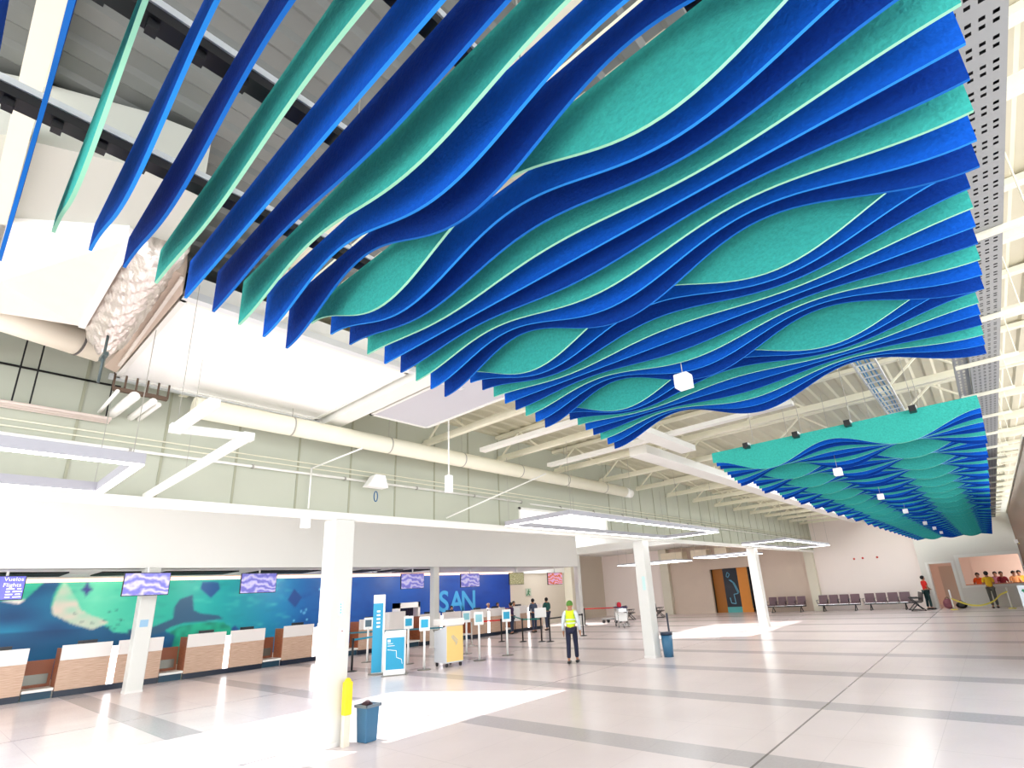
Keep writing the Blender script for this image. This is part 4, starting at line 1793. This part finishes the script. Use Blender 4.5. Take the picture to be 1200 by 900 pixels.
obj('handle', bm, WIRE, t)
for x in (-.55, .35):
    for s in (-.25, .25):
        bm = bm_new()
        tube(bm, (x, s - .03, .1), (x, s + .03, .1), .1, 14)
        obj('wheel', bm, BLACK, t)

# white board with green mark at the right edge
t = thing('display_board', 'tall white board with a green mark cut by the right frame edge', 'sign', (.62, 15.4, 0), 0)
bm = bm_new()
box(bm, -.36, .42, -.05, .05, .05, 1.55)
obj('board', bm, mat('board pale blue', (226, 236, 244), .4), t, .02)
bm = bm_new()
ball(bm, (-.2, -.055, 1.42), .07, 1.4, .1, .8, 10)
bar(bm, (-.3, -.056, 1.45), (-.12, -.056, 1.34), .006, .05)
obj('green_mark', bm, mat('mark green', (10, 140, 96), .5), t)
bm = bm_new()
box(bm, -.36, .42, -.2, .2, 0, .05)
obj('foot', bm, WIRE, t)


# ---------------------------------------------------------------- people
def skin_mesh(name, verts, edges, radii, material, parent, root=0, sub=1):
    me = bpy.data.meshes.new(name)
    me.from_pydata(verts, edges, [])
    o = bpy.data.objects.new(name, me)
    COL.objects.link(o)
    md = o.modifiers.new('skin', 'SKIN')
    md.use_smooth_shade = True
    sv = me.skin_vertices[0].data
    for i, r in enumerate(radii):
        rr = r if isinstance(r, tuple) else (r, r)
        sv[i].radius = rr
        sv[i].use_root = (i == root)
    ss = o.modifiers.new('sub', 'SUBSURF')
    ss.levels = ss.render_levels = sub
    bpy.context.view_layer.update()
    dg = bpy.context.evaluated_depsgraph_get()
    new = bpy.data.meshes.new_from_object(o.evaluated_get(dg))
    new.name = name
    bpy.data.objects.remove(o)
    new.materials.clear()
    new.materials.append(material)
    for pl in new.polygons:
        pl.use_smooth = True
    r = bpy.data.objects.new(name, new)
    COL.objects.link(r)
    r.parent = parent
    return r


def person(label, loc, rz, h=1.7, shirt=None, pants=None, shoes=None, hair=HAIR, vest=None, seated=False, arms='down', lean=0.0, stride=0.1, cap=None, long_hair=False, long_sleeve=False, half=False):
    """faces local +Y"""
    t = thing('person', label, 'person', loc, rz)
    k = h / 1.7
    V = lambda x, y, z: ((x) * k, (y + lean * max(0, z - .9)) * k, z * k)
    hipz = .9 if not seated else .5
    dz = hipz - .9
    P = {}
    P['pel'] = V(0, 0, .93 + dz)
    P['waist'] = V(0, .0, 1.08 + dz)
    P['chest'] = V(0, .01, 1.26 + dz)
    P['nb'] = V(0, 0, 1.42 + dz)
    P['neck'] = V(0, .01, 1.48 + dz)
    P['jaw'] = V(0, .035, 1.535 + dz)
    P['head'] = V(0, .02, 1.61 + dz)
    P['crown'] = V(0, .01, 1.665 + dz)
    for s, q in ((-1, 'l'), (1, 'r')):
        P[q + 'sh'] = V(s * .17, 0, 1.39 + dz)
        if arms == 'down':
            P[q + 'el'] = V(s * .235, -.02, 1.12 + dz)
            P[q + 'wr'] = V(s * .25, .06, .88 + dz)
            hd, hv = (s * .25, .08, .8 + dz), (0, .012, -.03)
        elif arms == 'front':
            P[q + 'el'] = V(s * .22, .06, 1.12 + dz)
            P[q + 'wr'] = V(s * .14, .28, 1.12 + dz)
            hd, hv = (s * .11, .35, 1.13 + dz), (-s * .008, .03, 0)
        else:
            P[q + 'el'] = V(s * .24, .02, 1.14 + dz)
            P[q + 'wr'] = V(s * .1, .2, 1.02 + dz)
            hd, hv = (s * .05, .25, 1.01 + dz), (-s * .02, .02, 0)
        P[q + 'hd'] = V(*hd)
        side = Vector((0, 1, 0)) if arms == 'down' else Vector((1, 0, 0))
        for f in range(4):
            o_ = (f - 1.5) * .019
            ln = (1, 1.15, 1.05, .85)[f]
            b = Vector(hd) + side * o_ + Vector(hv) * .3
            for j in (1, 2):
                c_ = b + Vector(hv) * ln * j * .9 + Vector((0, 0, -.006 * j * j))
                P['%sf%d%d' % (q, f, j)] = V(*c_)
        b = Vector(hd) - side * .035 * (1 if arms == 'down' else s)
        P[q + 'th1'] = V(*(b + Vector(hv) * -.2 + Vector((0, .012, 0))))
        P[q + 'th2'] = V(*(b + Vector(hv) * .8 + Vector((0, .012, 0))))
        P[q + 'hip'] = V(s * .095, 0, .9 + dz)
        if seated:
            P[q + 'kn'] = V(s * .11, .42, .5)
            P[q + 'an'] = V(s * .11, .4, .09)
            P[q + 'to'] = V(s * .12, .56, .04)
        else:
            P[q + 'kn'] = V(s * .1, s * stride * .6 + .02, .5)
            P[q + 'an'] = V(s * .105, s * stride, .09)
            P[q + 'to'] = V(s * .125, s * stride + .16, .035)
    P['nose'] = V(0, .125, 1.585 + dz)
    P['lear'] = V(-.085, .01, 1.59 + dz)
    P['rear'] = V(.085, .01, 1.59 + dz)
    names = list(P)
    ix = {n: i for i, n in enumerate(names)}
    RR = dict(pel=(.13, .1), waist=(.125, .09), chest=(.145, .1), nb=(.08, .065), neck=.052, jaw=(.062, .07), head=(.075, .09), crown=(.055, .065), nose=.012, lear=.014, rear=.014)
    for q in 'lr':
        RR.update({q + 'sh': .056, q + 'el': .04, q + 'wr': .027, q + 'hd': (.022, .04) if arms == 'down' else (.035, .02), q + 'hip': .085, q + 'kn': .056, q + 'an': .038, q + 'to': .032, q + 'th1': .012, q + 'th2': .01})
        for f in range(4):
            RR['%sf%d1' % (q, f)] = .0095
            RR['%sf%d2' % (q, f)] = .008
    E_ = [('pel', 'waist'), ('waist', 'chest'), ('chest', 'nb'), ('nb', 'neck'), ('neck', 'jaw'), ('jaw', 'head'), ('head', 'crown'), ('head', 'nose'), ('head', 'lear'), ('head', 'rear')]
    for q in 'lr':
        E_ += [('nb', q + 'sh'), (q + 'sh', q + 'el'), (q + 'el', q + 'wr'), (q + 'wr', q + 'hd'), (q + 'hd', q + 'th1'), (q + 'th1', q + 'th2'), ('pel', q + 'hip'), (q + 'hip', q + 'kn'), (q + 'kn', q + 'an'), (q + 'an', q + 'to')]
        for f in range(4):
            E_ += [(q + 'hd', '%sf%d1' % (q, f)), ('%sf%d1' % (q, f), '%sf%d2' % (q, f))]
    rad = lambda n, add=0: tuple((v + add) * k for v in (RR[n] if isinstance(RR[n], tuple) else (RR[n], RR[n])))
    skin_mesh('body', [P[n] for n in names], [(ix[a], ix[b]) for a, b in E_], [rad(n) for n in names], SKIN, t, ix['pel'])

    def cloth(nm, nodes, eds, add, m, tweak={}):
        li = {n: i for i, n in enumerate(nodes)}
        pts = [P[n] if n in P else n for n in nodes]
        return skin_mesh(nm, [tuple(P[n]) for n in nodes], [(li[a], li[b]) for a, b in eds], [rad(n, add + tweak.get(n, 0)) for n in nodes], m, t, 0)
    if shirt:
        for s, q in ((-1, 'l'), (1, 'r')):
            a, b = Vector(P[q + 'sh']), Vector(P[q + 'el'])
            P[q + 'slv'] = tuple(a.lerp(b, .75))
            RR[q + 'slv'] = .046
        nodes = ['pel', 'waist', 'chest', 'nb', 'lsh', 'rsh', 'lslv', 'rslv']
        eds = [('pel', 'waist'), ('waist', 'chest'), ('chest', 'nb'), ('nb', 'lsh'), ('nb', 'rsh'), ('lsh', 'lslv'), ('rsh', 'rslv')]
        if long_sleeve:
            nodes += ['lel', 'rel', 'lwr', 'rwr']
            eds += [('lslv', 'lel'), ('rslv', 'rel'), ('lel', 'lwr'), ('rel', 'rwr')]
        cloth('shirt', nodes, eds, .016, shirt)
    if vest:
        cloth('safety_vest', ['pel', 'waist', 'chest', 'nb', 'lsh', 'rsh'], [('pel', 'waist'), ('waist', 'chest'), ('chest', 'nb'), ('nb', 'lsh'), ('nb', 'rsh')], .028, vest, {'lsh': -.012, 'rsh': -.012, 'nb': -.01, 'chest': -.002})
        bm = bm_new()
        for z in (1.1, 1.2):
            c_ = Vector(V(0, 0, z + dz))
            for i in range(20):
                a0, a1 = 2 * PI * i / 20, 2 * PI * (i + 1) / 20
                rx_, ry_ = .172 * k, .145 * k
                vs = [bm.verts.new(c_ + Vector((rx_ * math.cos(a) * e, ry_ * math.sin(a) * e, zz))) for a, e, zz in ((a0, 1, -.02), (a1, 1, -.02), (a1, 1, .02), (a0, 1, .02))]
                vs2 = [bm.verts.new(c_ + Vector((rx_ * math.cos(a) * e, ry_ * math.sin(a) * e, zz))) for a, e, zz in ((a0, .93, -.02), (a1, .93, -.02), (a1, .93, .02), (a0, .93, .02))]
                bm.faces.new(vs)
                bm.faces.new(vs2[::-1])
                bm.faces.new((vs[0], vs2[0], vs2[1], vs[1]))
                bm.faces.new((vs[3], vs[2], vs2[2], vs2[3]))
        obj('reflective_band', bm, mat('reflective silver', (206, 214, 190), .4), t)
    if pants and not half:
        for q in 'lr':
            P[q + 'cuff'] = tuple(Vector(P[q + 'kn']).lerp(Vector(P[q + 'an']), .93))
            RR[q + 'cuff'] = .05
        nodes = ['pel', 'lhip', 'rhip', 'lkn', 'rkn', 'lcuff', 'rcuff']
        cloth('trousers', nodes, [('pel', 'lhip'), ('pel', 'rhip'), ('lhip', 'lkn'), ('rhip', 'rkn'), ('lkn', 'lcuff'), ('rkn', 'rcuff')], .014, pants, {'pel': -.006})
    if not half:
        for q in 'lr':
            bm = bm_new()
            a, b = Vector(P[q + 'an']), Vector(P[q + 'to'])
            box(bm, a.x - .048 * k, a.x + .048 * k, a.y - .06 * k, a.y + .21 * k, 0, .075 * k)
            o = obj('shoe', bm, shoes or BLACK, t, .03 * k)
    # hair or cap
    hc = Vector(P['head'])
    bm = bm_new()
    if cap:
        ball(bm, hc + Vector((0, -.005, .02)) * k, .108 * k, .93, 1.08, 1.05, 14)
        for v in list(bm.verts):
            if v.co.z < hc.z - .02 * k:
                v.co.z = hc.z - .02 * k
        obj('cap', bm, cap, t)
    else:
        ball(bm, hc + Vector((0, -.022, .018)) * k, .104 * k, .92, 1.02, 1.02, 14)
        for v in list(bm.verts):
            if v.co.y > hc.y + .035 * k and v.co.z < hc.z + .05 * k:
                v.co.z = hc.z + .05 * k
                v.co.y = min(v.co.y, hc.y + .075 * k)
        if long_hair:
            tube(bm, hc + Vector((0, -.07, 0)) * k, hc + Vector((0, -.09, -.25)) * k, .06 * k, 10, r2=.03 * k)
        obj('hair', bm, hair, t)
    # simple face marks: eyes and mouth
    bm = bm_new()
    for s in (-1, 1):
        ball(bm, hc + Vector((s * .032, .088, 0)) * k, .011 * k, 1, .6, .7, 8)
    obj('eyes', bm, mat('eye dark', (24, 18, 16), .3), t)
    bm = bm_new()
    ball(bm, hc + Vector((0, .093, -.058)) * k, .02 * k, 1.2, .4, .35, 8)
    obj('mouth', bm, mat('lips', (140, 74, 66), .5), t)
    return t


C = lambda n, c: mat('cloth ' + n, c, .85, noise=.06, nscale=20)
p = fl(672, 777)
person('person seen from behind in a yellow safety vest and dark trousers, green head covering', (p[0], p[1], 0), math.radians(28), 1.7, shirt=C('pale blue', (206, 214, 220)), pants=C('navy', (26, 30, 56)), vest=C('hi-vis', (214, 238, 40)), cap=C('green', (84, 132, 50)), stride=.1, long_sleeve=True)
person('customer in a grey blue jacket leaning on the last counter', (-19.75, 22.2, 0), math.radians(70), 1.72, shirt=C('slate', (70, 82, 104)), pants=C('denim', (46, 54, 78)), arms='front', lean=.12, stride=.06, long_sleeve=True)
person('customer in a dark green shirt standing at the last counter', (-19.9, 23.5, 0), math.radians(75), 1.72, shirt=C('dark green', (26, 84, 78)), pants=C('denim', (46, 54, 78)), arms='front', lean=.05, stride=.05, long_sleeve=True)
person('customer in dark purple leaning over the counter left of the grey jacket', (-20.55, 21.3, 0), math.radians(100), 1.6, shirt=C('purple', (70, 40, 84)), pants=C('denim', (46, 54, 78)), arms='front', lean=.1, stride=.04)
wsh = C('white', (236, 232, 234))
for px, py, lb in ((529, 713, 'clerk in a white shirt behind the counter under the mural letters'), (572, 709, 'clerk in white with pale hair seen behind the staffed counter'), (583, 707, 'clerk in white with dark hair behind the staffed counter'), (602, 710, 'clerk half hidden behind the end of the staffed counter')):
    q = at(px, py, 'X', -22.35)
    person(lb, (-22.35, q.y, 0), -PI / 2 + random.uniform(-.3, .3), 1.62, shirt=wsh if px != 602 else C('dark', (40, 34, 44)), pants=C('navy', (26, 30, 56)), arms='front', hair=HAIR if px != 572 else mat('hair pale', (190, 160, 140), .7), stride=.02)
person('person in a red shirt and dark green trousers standing left of the doorway', (-3.05, 34.1, 0), math.radians(-60), 1.66, shirt=C('red', (224, 40, 34)), pants=C('bottle', (26, 58, 60)), arms='folded', stride=.04)
person('person in a yellow shirt standing with back turned at the serving hatch', (-.42, 33.95, 0), math.radians(10), 1.7, shirt=C('yellow', (250, 204, 46)), pants=C('olive', (96, 96, 88)), arms='front', stride=.08, lean=.05)
for q, (px, cc, nm, lb) in enumerate(((1147, (250, 96, 30), 'orange', 'person in an orange shirt behind the serving hatch'), (1175, (140, 30, 44), 'maroon', 'person in maroon behind the serving hatch, right of the yellow shirt'), (1168, (220, 150, 170), 'pink', 'person in pink pattern shirt behind the serving hatch beside the maroon one'), (1190, (250, 170, 110), 'peach', 'person in a peach shirt at the right end of the serving hatch'), (1197, (250, 196, 70), 'amber', 'person in an amber shirt cut by the right frame edge'))):
    yq = 35.75 if q < 3 else 35.6
    x_ = at(px, 680, 'Y', yq).x
    if q == 2:
        yq = 36.5
    if q == 4:
        yq = 36.2
    person(lb, (x_, yq, 0), PI + (.3 if q % 2 else -.2), 1.64, shirt=C(nm, cc), pants=C('navy', (26, 30, 56)), arms='front', long_hair=(q == 2), stride=.03)

# yellow tape and posts at the far right
tp = [fl(1118, 718), fl(1187, 712)]
TAPE = mat('tape yellow', (236, 224, 90), .5)
for k, (px, py) in enumerate(((1119, 717), (1186, 711))):
    g = fl(px, py)
    yy = 33.4
    xx = at(px, py, 'Y', yy).x
    t = thing('tape_post', 'slim white post holding yellow tape %s' % ('in front of the doorway' if k == 0 else 'under the right end of the hatch'), 'post', (xx, yy, 0))
    bm = bm_new()
    tube(bm, (0, 0, 0), (0, 0, .95), .035, 10)
    obj('post', bm, PANEL, t)
    bm = bm_new()
    tube(bm, (0, 0, 0), (0, 0, .03), .15, 14)
    obj('base', bm, TAPE, t)
xa_, xb_ = at(1119, 717, 'Y', 33.4).x, at(1186, 711, 'Y', 33.4).x
bm = bm_new()
N_ = 24
prev = None
ls = []
for i in range(N_ + 1):
    u = i / N_
    x = xa_ + (xb_ - xa_) * u
    z = .5 - .36 * math.sin(PI * min(1, u * 1.15)) + (.3 * max(0, u - .75) * 3 if u > .75 else 0)
    ls.append((x, z))
vs = [[bm.verts.new((x, 33.34 + dy, z + h_)) for h_, dy in ((0, 0), (.07, 0), (.07, .006), (0, .006))] for x, z in ls]
for a, b in zip(vs, vs[1:]):
    for i in range(4):
        j = (i + 1) % 4
        bm.faces.new((a[i], b[i], b[j], a[j]))
bm.faces.new(vs[0])
bm.faces.new(vs[-1][::-1])
tag(recenter(obj('barrier_tape', bm, TAPE)), 'slack yellow tape strung between two white posts at the hatch', 'tape')
for k, (px, m_, lb, sc) in enumerate(((1113, mat('bag plum', (150, 90, 100), .7), 'plum coloured bag on the floor in the doorway', (.22, .18, .25)), (1128, BLACK, 'black backpack on the floor right of the doorway', (.24, .18, .16)))):
    x_ = at(px, 713, 'Y', 34.3).x
    t = thing('floor_bag', lb, 'bag', (x_, 34.4 if k else 34.2, 0))
    bm = bm_new()
    ball(bm, (0, 0, sc[2]), 1, sc[0], sc[1], sc[2], 14)
    obj('bag_body', bm, m_, t)
    bm = bm_new()
    pts_ = [(-.1 + .2 * i / 8, 0, sc[2] * 2 - .03 + .1 * math.sin(PI * i / 8)) for i in range(9)]
    for a, b in zip(pts_, pts_[1:]):
        tube(bm, a, b, .012, 6)
    obj('bag_handle', bm, BLACK, t)
    bm = bm_new()
    box(bm, -.12, .12, -sc[1] - .01, -sc[1] + .06, sc[2] * .5, sc[2] * 1.2)
    obj('front_pocket', bm, m_, t, .02)
# small red fittings on the pink wall
for k, (px, py) in enumerate(((1001, 655), (1011, 654), (1028, 653))):
    q = at(px, py, 'Y', YB)
    bm = bm_new()
    ball(bm, (q.x, YB - .03, q.z), .06, 1, .6, 1, 8)
    tag(recenter(obj('wall_alarm', bm, mat('alarm red', (200, 70, 60), .5))), '%s of three small red wall alarms on the pale pink wall' % ['left', 'middle', 'right'][k], 'alarm', 'red wall alarms')
# white lamp bracket on brown wall
q = at(1194, 634, 'X', 1.08)
t = thing('wall_light', 'small white bracket lamp on the brown veneer wall', 'lamp', (1.08, q.y, q.z))
bm = bm_new()
box(bm, -.16, -.03, -.1, .1, -.08, .08)
obj('lamp_head', bm, PANEL, t, .01)
bm = bm_new()
bar(bm, (-.1, 0, 0), (0, 0, -.12), .03, .03)
obj('arm', bm, TAPE, t)

# ---------------------------------------------------------------- light
for k in range(8):  # row of added fill lamps brightening the counters and mural
    y = 1.2 + PIT * k
    for j, x in enumerate((-22.0,)):
        t = thing('fill_lamp', 'added small round downlight in the low ceiling over the counters, %s from the left' % ORD(k + 1), 'ceiling light', (x, y, LOWZ - .012), 0, 'added fill lamps')
        bm = bm_new()
        tube(bm, (0, 0, 0), (0, 0, .012), .09, 16)
        obj('lamp_ring', bm, CEILW, t)
        ld = bpy.data.lights.new('fill_lamp_light', 'AREA')
        ld.shape = 'DISK'
        ld.size = .3
        ld.energy = 90
        ld.color = (1, .97, .93)
        lo_ = bpy.data.objects.new('fill_lamp_light', ld)
        COL.objects.link(lo_)
        lo_.parent = t
        lo_.location = (0, 0, -.004)
        if j == 0:
            lo_.rotation_euler = (0, math.radians(24), 0)
w = bpy.data.worlds.new('World')
scene.world = w
w.use_nodes = True
bg = w.node_tree.nodes['Background']
bg.inputs['Color'].default_value = (0.93, 0.97, 1.0, 1)
bg.inputs['Strength'].default_value = 4.2
sun_d = bpy.data.lights.new('sun', 'SUN')
sun_d.energy = 8
sun_d.angle = math.radians(.5)
sun_d.color = (1, .97, .93)
sun = bpy.data.objects.new('sun', sun_d)
COL.objects.link(sun)
dirv = Vector((AX, AY, -LOWZ))
sun.rotation_euler = dirv.to_track_quat('-Z', 'Y').to_euler()
sun.location = (-12, 0, 12)

scene.view_settings.view_transform = 'Standard'
scene.view_settings.look = 'None'
scene.view_settings.gamma = 1
scene.view_settings.use_curve_mapping = False
scene.view_settings.exposure = -0.02
scene.cycles.max_bounces = 10
scene.cycles.diffuse_bounces = 6
scene.cycles.sample_clamp_indirect = 10
